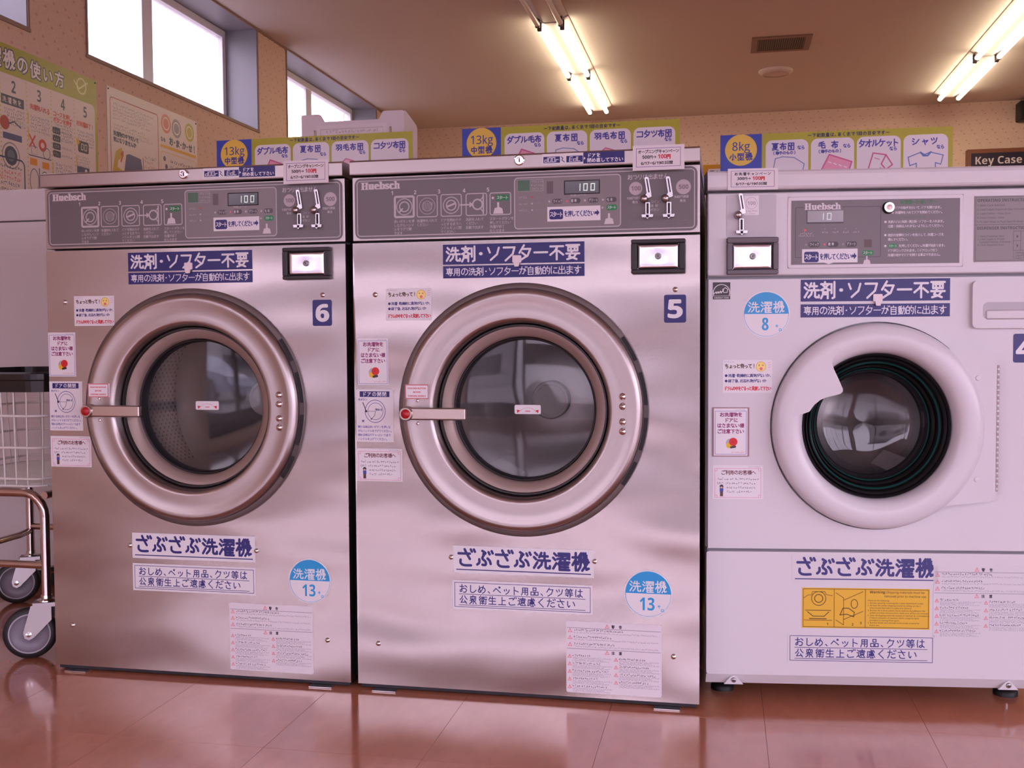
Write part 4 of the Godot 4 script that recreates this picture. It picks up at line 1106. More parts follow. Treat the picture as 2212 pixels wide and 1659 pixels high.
func make_materials() -> void:
	steel = StandardMaterial3D.new()
	steel.albedo_color = STEEL
	steel.metallic = 1.0
	steel.roughness = 0.27
	steel.anisotropy_enabled = true
	steel.anisotropy = 0.35
	# thin sheet never lies quite flat: long shallow waves
	var wave := FastNoiseLite.new()
	wave.seed = 21
	wave.frequency = 1.0
	wave.fractal_octaves = 2
	var relief := Image.create_empty(256, 256, false, Image.FORMAT_RF)
	for y in 256:
		for x in 256:
			relief.set_pixel(x, y, Color(0.5 + 0.5 * wave.get_noise_2d(x / 256.0 * 1.5, y / 256.0 * 4.2), 0, 0))
	steel.heightmap_enabled = true
	steel.heightmap_texture = ImageTexture.create_from_image(relief)
	steel.heightmap_scale = 1.0
	steel_flat = steel.duplicate()
	steel_flat.heightmap_enabled = false
	steel_flat.roughness = 0.30
	steel_ring = plain(STEEL, 0.34, 1.0)
	chrome = plain(Color(0.86, 0.85, 0.85), 0.10, 1.0)
	slide_metal = plain(Color(0.72, 0.70, 0.70), 0.22, 1.0)
	dull_metal = plain(Color(0.62, 0.61, 0.60), 0.42, 1.0)
	white_enamel = plain(Color(0.825, 0.82, 0.835), 0.28)
	black_rubber = plain(Color(0.07, 0.065, 0.07), 0.55)
	shell_paint = plain(Color(0.30, 0.295, 0.30), 0.5)
	door_glass = StandardMaterial3D.new()
	door_glass.albedo_color = Color(0.80, 0.80, 0.84, 0.02)
	door_glass.transparency = BaseMaterial3D.TRANSPARENCY_ALPHA
	door_glass.roughness = 0.03
	door_glass.metallic_specular = 0.62
	drum_shade_glass = StandardMaterial3D.new()  # dark tint added to the pane, standing in for shade inside the drum
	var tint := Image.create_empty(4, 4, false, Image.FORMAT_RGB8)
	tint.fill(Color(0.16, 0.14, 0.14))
	drum_shade_glass.albedo_texture = ImageTexture.create_from_image(tint)
	drum_shade_glass.albedo_color = Color(1, 1, 1, 0.28)
	drum_shade_glass.transparency = BaseMaterial3D.TRANSPARENCY_ALPHA
	drum_shade_glass.roughness = 0.03
	drum_shade_glass.metallic_specular = 0.7
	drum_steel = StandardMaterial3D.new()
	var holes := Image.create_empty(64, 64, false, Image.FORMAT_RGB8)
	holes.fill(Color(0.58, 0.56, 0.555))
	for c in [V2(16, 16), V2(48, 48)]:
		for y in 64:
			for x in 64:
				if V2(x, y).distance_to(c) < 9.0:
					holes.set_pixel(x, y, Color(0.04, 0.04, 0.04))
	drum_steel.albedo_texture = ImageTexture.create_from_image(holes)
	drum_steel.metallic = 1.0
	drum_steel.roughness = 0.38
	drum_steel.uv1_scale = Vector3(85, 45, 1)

func screw(u: float, v: float, parent: Node, r := 0.0052) -> void:
	part("screw", Form.new().lathe(u, v, PackedVector2Array([V2(r, 0.0), V2(r, 0.0015), V2(r * 0.75, 0.0032), V2(0, 0.0042)]), 16), chrome, parent)

# coin slide: bent slot bar, round reject button, chute and return cup
func coin_slide(u: float, v: float, z: float, parent: Node) -> void:
	var m := part("coin_slot", Form.new().slab(outline([u - 0.0055, v + 0.040, u - 0.004, v + 0.0425, u + 0.001, v + 0.0425, u + 0.0028, v + 0.040, u + 0.0075, v + 0.012, u + 0.0085, v + 0.004, u + 0.004, v + 0.002, u - 0.004, v + 0.001, u - 0.006, v + 0.004, u - 0.001, v + 0.011]), z, z + 0.006), slide_metal, parent)
	part("slot", Form.new().slab(outline([u - 0.0022, v + 0.0385, u + 0.0002, v + 0.0385, u + 0.0045, v + 0.012, u + 0.0021, v + 0.012]), z + 0.005, z + 0.0066), black_rubber, m)
	part("reject_button", Form.new().lathe(u - 0.006, v, PackedVector2Array([V2(0.0085, z), V2(0.0085, z + 0.004), V2(0.0072, z + 0.006), V2(0.0072, z + 0.0095), V2(0.006, z + 0.0125), V2(0.003, z + 0.0145), V2(0, z + 0.015)]), 24), slide_metal, parent)
	var c := part("coin_chute", Form.new().box(Vector3(u - 0.0045, v - 0.031, z), Vector3(u + 0.0055, v - 0.006, z + 0.005), 0.001), slide_metal, parent)
	part("opening", Form.new().box(Vector3(u - 0.0014, v - 0.029, z + 0.004), Vector3(u + 0.0026, v - 0.009, z + 0.0056), 0.0), black_rubber, c)
	var p := part("return_cup", Form.new().slab(outline([u - 0.011, v - 0.031, u - 0.010, v - 0.0365, u - 0.003, v - 0.0365, u + 0.0005, v - 0.040, u + 0.004, v - 0.0365, u + 0.011, v - 0.0365, u + 0.012, v - 0.031]), z, z + 0.010), slide_metal, parent)
	part("cup_hollow", Form.new().box(Vector3(u - 0.002, v - 0.037, z + 0.009), Vector3(u + 0.003, v - 0.032, z + 0.0105), 0.0), black_rubber, p)

func lock(u: float, v: float, z: float, r: float, parent: Node, ring: Material) -> void:
	var l := part("lock", Form.new().lathe(u, v, PackedVector2Array([V2(r, z), V2(r, z + 0.004), V2(r * 0.8, z + 0.006), V2(r * 0.55, z + 0.006), V2(r * 0.5, z + 0.003), V2(0, z + 0.003)]), 28, 0, TAU, 30.0), ring, parent)
	part("keyhole", Form.new().box(Vector3(u - r * 0.1, v - r * 0.38, z + 0.0028), Vector3(u + r * 0.1, v + r * 0.38, z + 0.0036), 0.0), black_rubber, l)

# coin box: dark frame round a pressed bright plate with a lock
func coin_box(lo: Vector2, hi: Vector2, inner_lo: Vector2, inner_hi: Vector2, frame: Material, parent: Node) -> void:
	var f := Form.new()
	f.box(Vector3(lo.x, lo.y, -0.01), Vector3(hi.x, inner_lo.y, 0.012), 0.002)
	f.box(Vector3(lo.x, inner_hi.y, -0.01), Vector3(hi.x, hi.y, 0.012), 0.002)
	f.box(Vector3(lo.x, inner_lo.y - 0.001, -0.01), Vector3(inner_lo.x, inner_hi.y + 0.001, 0.012), 0.002)
	f.box(Vector3(inner_hi.x, inner_lo.y - 0.001, -0.01), Vector3(hi.x, inner_hi.y + 0.001, 0.012), 0.002)
	f.box(Vector3(inner_lo.x - 0.002, inner_lo.y - 0.002, -0.01), Vector3(inner_hi.x + 0.002, inner_hi.y + 0.002, 0.0), 0.0)
	var b := part("coin_box", f, frame, parent)
	# plate pressed into a low cushion with a flat rim
	var p := Form.new()
	var c := (inner_lo + inner_hi) / 2.0
	var e := (inner_hi - inner_lo) / 2.0 - V2(0.001, 0.001)
	var height := func(a: float, d: float) -> float: return 0.006 + 0.0045 * (1.0 - pow(a * a, 6.0)) * (1.0 - pow(d * d, 5.0)) - 0.0010 * exp(-(a * a * e.x * e.x + d * d * e.y * e.y) / 0.00016)
	var n := 28
	for i in n:
		for j in n:
			var q: Array[Vector3] = []
			var w: Array[Vector3] = []
			for k in [[0, 0], [1, 0], [1, 1], [0, 1]]:
				var a: float = -1.0 + 2.0 * (i + k[0]) / n
				var d: float = -1.0 + 2.0 * (j + k[1]) / n
				q.append(Vector3(c.x + a * e.x, c.y + d * e.y, height.call(a, d)))
				w.append(Vector3(-(height.call(a + 0.01, d) - height.call(a - 0.01, d)) / (0.02 * e.x), -(height.call(a, d + 0.01) - height.call(a, d - 0.01)) / (0.02 * e.y), 1.0).normalized())
			p.tri(q[0], q[1], q[2], w[0], w[1], w[2]); p.tri(q[0], q[2], q[3], w[0], w[2], w[3])
	part("cover_plate", p, plain(Color(0.90, 0.90, 0.93), 0.24, 1.0), b)
	lock(c.x, c.y, 0.0085, 0.0062, b, dull_metal)

func sticker(called: String, tex: String, lo: Vector2, hi: Vector2, parent: Node, label: String, z := 0.0, rough := 0.35) -> MeshInstance3D:
	return printed(called, prints[tex], lo, hi, z, 0.0006, parent, label, rough)

func round_sticker(called: String, tex: String, c: Vector2, r: float, parent: Node, label: String, z := 0.0) -> void:
	part(called, Form.new().slab(ring2d(c.x, c.y, r, 48), z, z + 0.0006), print_material(prints[tex], 0.35), parent, label)

func hook(u: float, v: float, parent: Node) -> void:
	var f := Form.new()
	f.slab(rounded(u - 0.009, v - 0.004, u + 0.009, v + 0.011, 0.002, 3), 0.0, 0.004)
	f.slab(outline([u - 0.006, v - 0.003, u + 0.006, v - 0.003, u + 0.004, v - 0.012, u - 0.004, v - 0.012]), 0.003, 0.008)
	part("hook", f, plain(Color(0.90, 0.86, 0.88), 0.4), parent, "small white plastic adhesive hook")

# the three machines are built in their own axes: x from the left edge, y from the floor, z out of the front
func steel_washer(number: String, x0: float, W: float, with: Dictionary, labels: Array) -> void:
	var t := thing("washing_machine", labels[0], "washing machine", Vector3(x0, 0, 0), 0.0, "coin washers in a row")
	var du: float = W - 0.7146
	var c := V2(0.3575 + du * 0.5, 0.597)
	var B := 0.013
	# front sheet with the door opening, folded back at its edges
	var f := Form.new().holed(V2(0.0008, B), V2(W - 0.0008, 0.9425), c, 0.20, 0.0)
	for e in [[0.0, 0.0008, B, 0.9425], [W - 0.0008, W, B, 0.9425]]: f.add(Form.new().box(Vector3(e[0], e[2], -0.03), Vector3(e[1], e[3], 0.0), 0.0).plane_uv())
	f.add(Form.new().box(Vector3(0, 0.9425, -0.03), Vector3(W, 0.9433, 0.0), 0.0).plane_uv())
	f.add(Form.new().box(Vector3(0, B - 0.001, -0.03), Vector3(W, B, 0.0), 0.0).plane_uv())
	var sheet_metal: StandardMaterial3D = steel.duplicate()
	sheet_metal.uv1_offset = Vector3(with.relief, 0, 0)
	part("front_panel", f, sheet_metal, t, "brushed stainless steel front panel")
	# shell: sides, back, floor, inner shelf
	var s := Form.new()
	s.box(Vector3(0.002, B, -0.76), Vector3(0.006, 1.078, -0.031), 0.0); s.box(Vector3(W - 0.006, B, -0.76), Vector3(W - 0.002, 1.078, -0.031), 0.0)
	s.box(Vector3(0.002, B, -0.764), Vector3(W - 0.002, 1.078, -0.76), 0.0); s.box(Vector3(0.006, B, -0.76), Vector3(W - 0.006, B + 0.004, -0.031), 0.0); s.box(Vector3(0.006, 0.94, -0.76), Vector3(W - 0.006, 0.944, -0.031), 0.0)
	part("cabinet", s, shell_paint, t, "dark grey painted side and rear panels")
	part("base_frame", Form.new().box(Vector3(0.004, 0.003, -0.755), Vector3(W - 0.004, B - 0.0012, -0.006), 0.001), plain(Color(0.16, 0.155, 0.18), 0.6), t)
	for u in [0.012, W - 0.012]:
		for z in [-0.12, -0.62]:
			part("foot", Form.new().box(Vector3(u - 0.008, 0.0, z - 0.02), Vector3(u + 0.008, 0.0035, z + 0.02), 0.0005), black_rubber, t)
	for u in with.wedges:
		part("shim_plate", Form.new().box(Vector3(u, 0.0, -0.05), Vector3(u + 0.052, 0.0028, 0.012), 0.0006), plain(Color(0.80, 0.80, 0.80), 0.3, 1.0), t, "thin bright metal shim under the base")
	# control housing
	var h := Form.new()
	h.box(Vector3(0.0, 0.9475, -0.03), Vector3(W, 1.0802, -0.0005), 0.0015)
	h.plane_uv()
	part("control_housing", h, steel_flat, t)
	part("seam_strip", Form.new().box(Vector3(0.003, 0.9425, -0.034), Vector3(W - 0.003, 0.948, -0.028), 0.0), shell_paint, t)
	var pl := MeshInstance3D.new()
	var plate := Form.new().slab(rounded(0.006, 0.952, W - 0.005, 1.077, 0.014), -0.001, 0.0008)
	pl.mesh = plate.mesh()
	pl.name = "control_plate"
	pl.material_override = print_material(prints.panel, 0.32)
	pl.set_meta("label", "grey printed control plate with pictograms")
	t.add_child(pl, true)
	var k := (W - 0.011) / 0.704
	var U := func(u: float) -> float: return 0.006 + (u - 0.006) * k
	var dm := StandardMaterial3D.new()
	dm.albedo_texture = prints.display_red
	dm.roughness = 0.12
	dm.emission_enabled = true
	dm.emission_texture = prints.display_red
	dm.emission_energy_multiplier = 0.14
	dm.texture_repeat = false
	var disp := Form.new()
	disp.quad(Vector3(U.call(0.449), 1.0315, 0.0012), Vector3(U.call(0.517), 1.0315, 0.0012), Vector3(U.call(0.517), 1.0555, 0.0012), Vector3(U.call(0.449), 1.0555, 0.0012), Vector3(0, 0, 1))
	part("display", disp, dm, pl, "small dark display reading 100")
	part("display_frame", Form.new().box(Vector3(U.call(0.447), 1.0295, 0.0004), Vector3(U.call(0.519), 1.0575, 0.0011), 0.0003), black_rubber, pl)
	printed("start_label", prints.press_start, V2(U.call(0.413), 0.977), V2(U.call(0.520), 1.006), 0.0009, 0.0005, pl, "white strip with blue writing and an arrow")
	coin_slide(U.call(0.613), 1.0155, 0.0008, t)
	coin_slide(U.call(0.6545), 1.0150, 0.0008, t)
	# lid
	var lid := Form.new()
	var pr := PackedVector2Array()
	for q in [[0.0, 0.0], [0.0105, 0.0], [0.0125, 0.0010], [0.0132, 0.003], [0.0132, 0.0265], [0.0122, 0.0290], [0.0098, 0.0303], [0.006, 0.0306], [-0.77, 0.0306], [-0.77, 0.0]]: pr.append(V2(q[0], q[1]))
	# outline lies in z and y; turn it so that it runs along x
	lid.slab(pr, 0.0, W)
	lid.moved(Transform3D(Basis(Vector3(0, 0, 1), Vector3(0, 1, 0), Vector3(-1, 0, 0)), Vector3(W, 1.0824, 0)))
	for i in lid.v.size(): lid.u[i] = V2(lid.v[i].x, lid.v[i].y + lid.v[i].z)
	part("lid", lid, steel_flat, t, "folded stainless steel top lid")
	part("lid_frame", Form.new().box(Vector3(0.004, 1.078, -0.74), Vector3(W - 0.004, 1.0826, -0.028), 0.0), shell_paint, t)
	lock(with.lock, 1.0990, 0.0128, 0.0105, t, chrome)
	sticker("lid_note", "lid_note", V2(with.note, 1.0875), V2(with.note + 0.164, 1.1095), t, "white and navy note strip on the lid", 0.0133)
	sticker("campaign_card", "card_0", V2(with.card, 1.0695), V2(with.card + 0.100, 1.1175), t, "small white campaign card hanging from the lid", 0.0141, 0.6)
	# stickers on the front
	var D: Vector2 = with.detergent
	sticker("detergent_notice", "detergent_top", V2(D.x, D.y - 0.041), V2(D.x + 0.2925, D.y), t, "navy sticker with large white writing")
	sticker("detergent_notice", "detergent_low", V2(D.x, D.y - 0.069), V2(D.x + 0.2925, D.y - 0.044), t, "navy sticker with a line of small white writing")
	hook(with.hook.x, with.hook.y, t)
	coin_box(with.coin - V2(0.053, 0.0335), with.coin + V2(0.053, 0.0335), with.coin - V2(0.0415, 0.0255), with.coin + V2(0.0415, 0.0255), plain(Color(0.17, 0.16, 0.165), 0.45), t)
	var N: Vector2 = with.number
	part("number_plate", Form.new().slab(rounded(N.x, N.y - 0.055, N.x + 0.043, N.y, 0.004, 4), 0.0, 0.0008), print_material(prints["number_" + number], 0.3), t, "navy number plate with a white " + number)
	var lk: Vector2 = with.look
	sticker("look_notice", "look", V2(lk.x, lk.y - 0.066), V2(lk.x + 0.098, lk.y), t, "white sticker with a round yellow face")
	var ct: Vector2 = with.catch
	sticker("catch_notice", "catch", V2(ct.x, ct.y - 0.098), V2(ct.x + 0.067, ct.y), t, "white sticker with plum writing and a red disc")
	var op: Vector2 = with.opening
	sticker("opening_notice", "opening", V2(op.x, op.y - 0.110), V2(op.x + 0.082, op.y), t, "white sticker with a door diagram")
	var cu: Vector2 = with.customers
	sticker("customer_notice", "customers", V2(cu.x, cu.y - 0.069), V2(cu.x + 0.101, cu.y), t, "pink framed sticker for customers")
	var za: Vector2 = with.zabu
	sticker("name_sticker", "zabu", V2(za.x, za.y - 0.0565), V2(za.x + 0.293, za.y), t, "white sticker with large navy writing underlined")
	var os: Vector2 = with.oshime
	sticker("items_notice", "oshime", V2(os.x, os.y - 0.0605), V2(os.x + 0.293, os.y), t, "white sticker with two thin navy lines of writing")
	round_sticker("load_sticker", "load_13", with.capacity, 0.048, t, "round blue and white load sticker")
	var ca: Vector2 = with.caution
	part("caution_sticker", Form.new().slab(rounded(ca.x, ca.y - 0.147, ca.x + 0.193, ca.y, 0.004, 3), 0.0, 0.0006), print_material(prints.caution, 0.35), t, "white sheet of small printed cautions")
	for q in with.screws: screw(q.x, q.y, t)
	# door: gasket, ring, glass, handle, hinge bolts
	part("door_gasket", Form.new().lathe(c.x, c.y, PackedVector2Array([V2(0.2585, 0.0), V2(0.2585, 0.006), V2(0.2555, 0.008), V2(0.246, 0.008)]), 96), plain(Color(0.42, 0.38, 0.37), 0.45, 0.6), t)
	part("hinge_strip", Form.new().lathe(c.x, c.y, PackedVector2Array([V2(0.2572, 0.006), V2(0.2572, 0.0095), V2(0.249, 0.0095)]), 40, -0.62, 0.62), plain(Color(0.13, 0.12, 0.13), 0.4, 0.5), t)
	for a in [-0.36, 0.0, 0.36]:
		part("hinge_lug", Form.new().lathe(c.x, c.y, PackedVector2Array([V2(0.2575, 0.006), V2(0.2575, 0.0105), V2(0.248, 0.0105)]), 6, a - 0.05, a + 0.05), plain(Color(0.34, 0.31, 0.31), 0.4, 0.8), t)
	var ring := part("door", Form.new().lathe(c.x, c.y, PackedVector2Array([V2(0.2475, 0.006), V2(0.2475, 0.014), V2(0.2455, 0.0195), V2(0.2405, 0.0245), V2(0.2345, 0.0262), V2(0.229, 0.0255), V2(0.222, 0.0235), V2(0.210, 0.0215), V2(0.199, 0.0215), V2(0.1905, 0.0225), V2(0.1855, 0.0218), V2(0.1812, 0.018), V2(0.1785, 0.010), V2(0.1772, -0.004), V2(0.1765, -0.012)]), 120, 0, TAU, 60), steel_ring, t, "round stainless steel door ring")
	part("inner_seal", Form.new().lathe(c.x, c.y, PackedVector2Array([V2(0.177, -0.010), V2(0.1745, -0.003), V2(0.1715, -0.003), V2(0.170, -0.012)]), 96), plain(Color(0.10, 0.085, 0.08), 0.4), ring)
	part("inner_ring", Form.new().lathe(c.x, c.y, PackedVector2Array([V2(0.1715, -0.014), V2(0.1703, -0.0105), V2(0.1660, -0.0110), V2(0.1530, -0.0165), V2(0.1500, -0.022), V2(0.1495, -0.042)]), 96, 0, TAU, 60), plain(Color(0.60, 0.53, 0.50), 0.45, 0.35), ring, "dull tan metal ring round the glass")
	part("glass_seal", Form.new().lathe(c.x, c.y, PackedVector2Array([V2(0.1500, -0.034), V2(0.1482, -0.030), V2(0.1455, -0.031), V2(0.1442, -0.036), V2(0.143, -0.056)]), 96), black_rubber, ring)
	part("inner_glass", Form.new().lathe(c.x, c.y, PackedVector2Array([V2(0.148, -0.054), V2(0.12, -0.0526), V2(0.06, -0.0516), V2(0.0, -0.0512)]), 96, 0, TAU, 80), drum_shade_glass, ring, "inner pane with drum shade put in its tint")
	part("glass", Form.new().lathe(c.x, c.y, PackedVector2Array([V2(0.148, -0.046), V2(0.12, -0.0446), V2(0.06, -0.0436), V2(0.0, -0.0432)]), 96, 0, TAU, 80), door_glass, ring, "round door glass")
	var ro: Vector2 = with.turning
	part("turning_label", Form.new().slab(rounded(ro.x, ro.y - 0.0190, ro.x + 0.0555, ro.y, 0.003, 3), -0.0425, -0.0420), print_material(prints.turning, 0.3), ring, "small white label with red arrows")
	var hx := c.x - 0.2315
	var hy := c.y - 0.0065
	var hd := part("handle", Form.new().box(Vector3(hx + 0.004, hy - 0.0125, 0.030), Vector3(hx + 0.125, hy + 0.0125, 0.043), 0.0035), plain(Color(0.74, 0.69, 0.66), 0.30, 1.0), ring, "flat metal door handle")
	part("pivot", Form.new().lathe(hx, hy, PackedVector2Array([V2(0.0145, 0.016), V2(0.0145, 0.045), V2(0.0125, 0.048), V2(0.0095, 0.048)]), 32), plain(Color(0.72, 0.67, 0.64), 0.28, 1.0), hd)
	part("release_button", Form.new().lathe(hx, hy, PackedVector2Array([V2(0.0095, 0.04), V2(0.0095, 0.0495), V2(0.008, 0.0515), V2(0.0, 0.052)]), 24), plain(Color(0.66, 0.05, 0.10), 0.3), hd, "red push button")
	for dv in [0.026, -0.021]: part("rivet", Form.new().lathe(hx + 0.018, hy + dv, PackedVector2Array([V2(0.004, 0.021), V2(0.003, 0.0245), V2(0, 0.0255)]), 12), chrome, ring)
	for dv in [0.030, 0.0105, -0.020, -0.039]: part("hinge_bolt", Form.new().lathe(c.x + 0.2075, c.y + dv, PackedVector2Array([V2(0.0072, 0.021), V2(0.0068, 0.0245), V2(0.0045, 0.0275), V2(0, 0.0288)]), 20, 0, TAU, 80), chrome, ring)
	var rl: Vector2 = V2(hx - 0.007, c.y + 0.023)
	part("red_label", Form.new().box(Vector3(rl.x, rl.y, 0.018), Vector3(rl.x + 0.050, rl.y + 0.030, 0.0262), 0.0), plain(Color(0.9, 0.88, 0.88), 0.5), ring)
	printed("red_label_print", prints.red_label, rl, rl + V2(0.050, 0.030), 0.0262, 0.0004, ring, "small white label with a red frame")
	# tub and drum behind the glass
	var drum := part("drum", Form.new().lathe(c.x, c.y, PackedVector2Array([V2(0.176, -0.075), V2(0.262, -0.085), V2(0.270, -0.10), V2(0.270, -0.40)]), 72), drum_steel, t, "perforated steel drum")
	part("drum_back", Form.new().lathe(c.x, c.y, PackedVector2Array([V2(0.270, -0.40), V2(0.235, -0.41), V2(0.20, -0.395), V2(0.06, -0.385), V2(0.0, -0.385)]), 72), plain(Color(0.62, 0.60, 0.59), 0.36, 1.0), drum)
	part("drum_hub", Form.new().lathe(c.x, c.y, PackedVector2Array([V2(0.0455, -0.39), V2(0.0455, -0.362), V2(0.043, -0.358), V2(0.037, -0.357), V2(0.035, -0.359), V2(0.0, -0.359)]), 40, 0, TAU, 30), plain(Color(0.90, 0.87, 0.84), 0.5), drum, "pale round hub cap")
	for a in [0.5, 2.6, 4.7]:
		var rib := Form.new().slab(outline([-0.035, 0.185, 0.035, 0.185, 0.05, 0.268, -0.05, 0.268]), -0.38, -0.12)
		part("rib", rib.moved(Transform3D(Basis(Vector3(0, 0, 1), a), Vector3(c.x, c.y, 0))), plain(Color(0.62, 0.60, 0.59), 0.36, 1.0), drum)
	part("tub", Form.new().lathe(c.x, c.y, PackedVector2Array([V2(0.205, -0.002), V2(0.205, -0.05), V2(0.195, -0.06), V2(0.179, -0.075)]), 72), plain(Color(0.20, 0.19, 0.19), 0.4, 0.6), t)
	part("tub_shell", Form.new().lathe(c.x, c.y, PackedVector2Array([V2(0.30, -0.06), V2(0.30, -0.45), V2(0.0, -0.45)]), 48), black_rubber, t)
# ---------------------------------------------------------------- white washer (turned a little away from the row)
func white_washer() -> void:
	var t := thing("washing_machine", "white front-loading coin washer numbered 4, right of the steel ones", "washing machine", Vector3(0.7328, 0, -0.05), 0.1186, "coin washers in a row")
	var W := 0.686
	var c := V2(0.3325, 0.5645)
	var grey := plain(Color(0.70, 0.69, 0.71), 0.35)
	# front panel with its opening
	var f := Form.new().holed(V2(0.003, 0.317), V2(W - 0.003, 0.858), c, 0.2072, 0.0)
	f.add(Form.new().holed(V2(0.0, 0.314), V2(W, 0.861), c, 0.2072, -0.029))
	for e in [[Vector3(0, 0.317, -0.03), Vector3(0, 0.858, -0.03), Vector3(0.003, 0.858, 0), Vector3(0.003, 0.317, 0), Vector3(-0.9, 0, 0.4)], [Vector3(W, 0.317, -0.03), Vector3(W, 0.858, -0.03), Vector3(W - 0.003, 0.858, 0), Vector3(W - 0.003, 0.317, 0), Vector3(0.9, 0, 0.4)], [Vector3(0, 0.861, -0.03), Vector3(W, 0.861, -0.03), Vector3(W - 0.003, 0.858, 0), Vector3(0.003, 0.858, 0), Vector3(0, 0.9, 0.4)], [Vector3(0, 0.314, -0.03), Vector3(W, 0.314, -0.03), Vector3(W - 0.003, 0.317, 0), Vector3(0.003, 0.317, 0), Vector3(0, -0.9, 0.4)]]:
		f.quad(e[0], e[1], e[2], e[3], e[4].normalized())
	var fp := part("front_panel", f, white_enamel, t, "white enamelled front panel")
	# lower panel with rounded lower corners and a slanting foot edge
	var low := Form.new()
	low.slab(rounded(0.0, 0.0592, W, 0.3105, 0.005, 3), -0.03, 0.0)
	var lp := part("lower_panel", low, white_enamel, t)
	# the lowest strip leans inwards
	var kick := Form.new().slab(outline([0.0, 0.0, -0.013, -0.0215, -0.016, -0.022, -0.03, -0.022, -0.03, 0.0]), 0.0, W)
	kick.moved(Transform3D(Basis(Vector3(0, 0, 1), Vector3(0, 1, 0), Vector3(-1, 0, 0)), Vector3(W, 0.0592, 0)))
	part("foot_edge", kick, white_enamel, t)
	for u in [0.055, 0.594]:
		var tab := part("screw_tab", Form.new().slab(outline([u - 0.019, 0.0385, u - 0.0065, 0.0535, u, 0.0565, u + 0.0065, 0.0535, u + 0.019, 0.0385]), -0.006, 0.0), white_enamel, t)
		var sc := part("screw", Form.new().lathe(u, 0.0475, PackedVector2Array([V2(0.0052, 0.0), V2(0.0052, 0.001), V2(0.004, 0.0022), V2(0.0, 0.0026)]), 18), dull_metal, tab)
		part("screw_slot", Form.new().box(Vector3(u - 0.003, 0.0468, 0.002), Vector3(u + 0.003, 0.0482, 0.003), 0.0), black_rubber, sc)
	part("inner_rail", Form.new().box(Vector3(0.004, 0.300, -0.06), Vector3(W - 0.004, 0.325, -0.030), 0.0), white_enamel, t)
	var s := Form.new()
	s.box(Vector3(0.088, 0.05, -0.70), Vector3(0.091, 1.030, -0.03), 0.0); s.box(Vector3(W - 0.005, 0.05, -0.70), Vector3(W - 0.002, 1.030, -0.03), 0.0)
	s.box(Vector3(0.088, 0.05, -0.703), Vector3(W - 0.002, 1.030, -0.70), 0.0); s.box(Vector3(0.088, 0.05, -0.70), Vector3(W - 0.005, 0.053, -0.031), 0.0)
	part("cabinet", s, white_enamel, t)
	for q in [[0.043, -0.09], [0.622, -0.09], [0.13, -0.60], [0.622, -0.60]]:
		var u: float = q[0]
		var z: float = q[1]
		if true:
			var ft := part("foot", Form.new().lathe(0, 0, PackedVector2Array([V2(0.024, 0.0), V2(0.024, 0.008), V2(0.018, 0.014), V2(0.0, 0.014)]), 24).moved(Transform3D(Basis(Vector3(1, 0, 0), -PI / 2), Vector3(u, 0, z))), black_rubber, t, "black rubber levelling foot")
			part("stud", Form.new().lathe(0, 0, PackedVector2Array([V2(0.0055, 0.012), V2(0.0055, 0.052), V2(0.0, 0.052)]), 14).moved(Transform3D(Basis(Vector3(1, 0, 0), -PI / 2), Vector3(u, 0, z))), chrome, ft)
	# control head and lid
	var head := Form.new()
	head.box(Vector3(0.0, 0.8645, -0.03), Vector3(W, 1.0305, 0.0), 0.004)
	part("control_head", head, white_enamel, t)
	part("inner_rail", Form.new().box(Vector3(0.004, 0.850, -0.06), Vector3(W - 0.004, 0.872, -0.031), 0.0), white_enamel, t)
	part("inner_rail", Form.new().box(Vector3(0.004, 1.020, -0.06), Vector3(W - 0.004, 1.0350, -0.030), 0.0), white_enamel, t)
	var lid := Form.new().slab(outline([0.0, 0.0, 0.006, 0.0, 0.009, 0.002, 0.0105, 0.006, 0.0105, 0.028, 0.009, 0.034, 0.005, 0.0375, -0.004, 0.039, -0.06, 0.039, -0.06, 0.0]), 0.0, W)
	var rear := Form.new().box(Vector3(0.088, 1.0345, -0.70), Vector3(W, 1.0735, -0.059), 0.001)
	lid.moved(Transform3D(Basis(Vector3(0, 0, 1), Vector3(0, 1, 0), Vector3(-1, 0, 0)), Vector3(W, 1.0345, 0)))
	lid.add(rear)
	part("lid", lid, white_enamel, t, "white rounded top lid")
	sticker("campaign_card", "card_1", V2(0.039, 1.0335), V2(0.137, 1.0755), t, "small white campaign card hanging from the lid", 0.0112, 0.6)
	# control plate in a shallow rim
	var rim := Form.new()
	rim.slab(rounded(0.158, 0.878, 0.496, 1.020, 0.008, 4), 0.0, 0.0012)
	var rm := part("plate_rim", rim, plain(Color(0.84, 0.83, 0.85), 0.3), t)
	part("rim_groove", Form.new().tube(PackedVector3Array([Vector3(0.159, 0.879, 0.0008), Vector3(0.159, 1.019, 0.0008), Vector3(0.495, 1.019, 0.0008), Vector3(0.495, 0.879, 0.0008)]), 0.0007, 5, true), grey, rm)
	var pl := printed("control_plate", prints.white_panel, V2(0.165, 0.8855), V2(0.4885, 1.012), 0.0012, 0.0006, t, "grey printed control plate", 0.32, Color(0.35, 0.33, 0.34))
	var dm := StandardMaterial3D.new()
	dm.albedo_texture = prints.display_grey
	dm.roughness = 0.15
	dm.texture_repeat = false
	var disp := Form.new()
	disp.quad(Vector3(0.196, 0.969, 0.0022), Vector3(0.2655, 0.969, 0.0022), Vector3(0.2655, 0.9915, 0.0022), Vector3(0.196, 0.9915, 0.0022), Vector3(0, 0, 1))
	part("display", disp, dm, pl, "small grey display reading 10")
	part("start_label", Form.new().slab(outline([0.186, 0.889, 0.229, 0.889, 0.238, 0.886, 0.247, 0.889, 0.2935, 0.889, 0.2935, 0.916, 0.186, 0.916]), 0.0018, 0.0023), print_material(prints.press_start, 0.35), pl, "white strip with blue writing and an arrow")
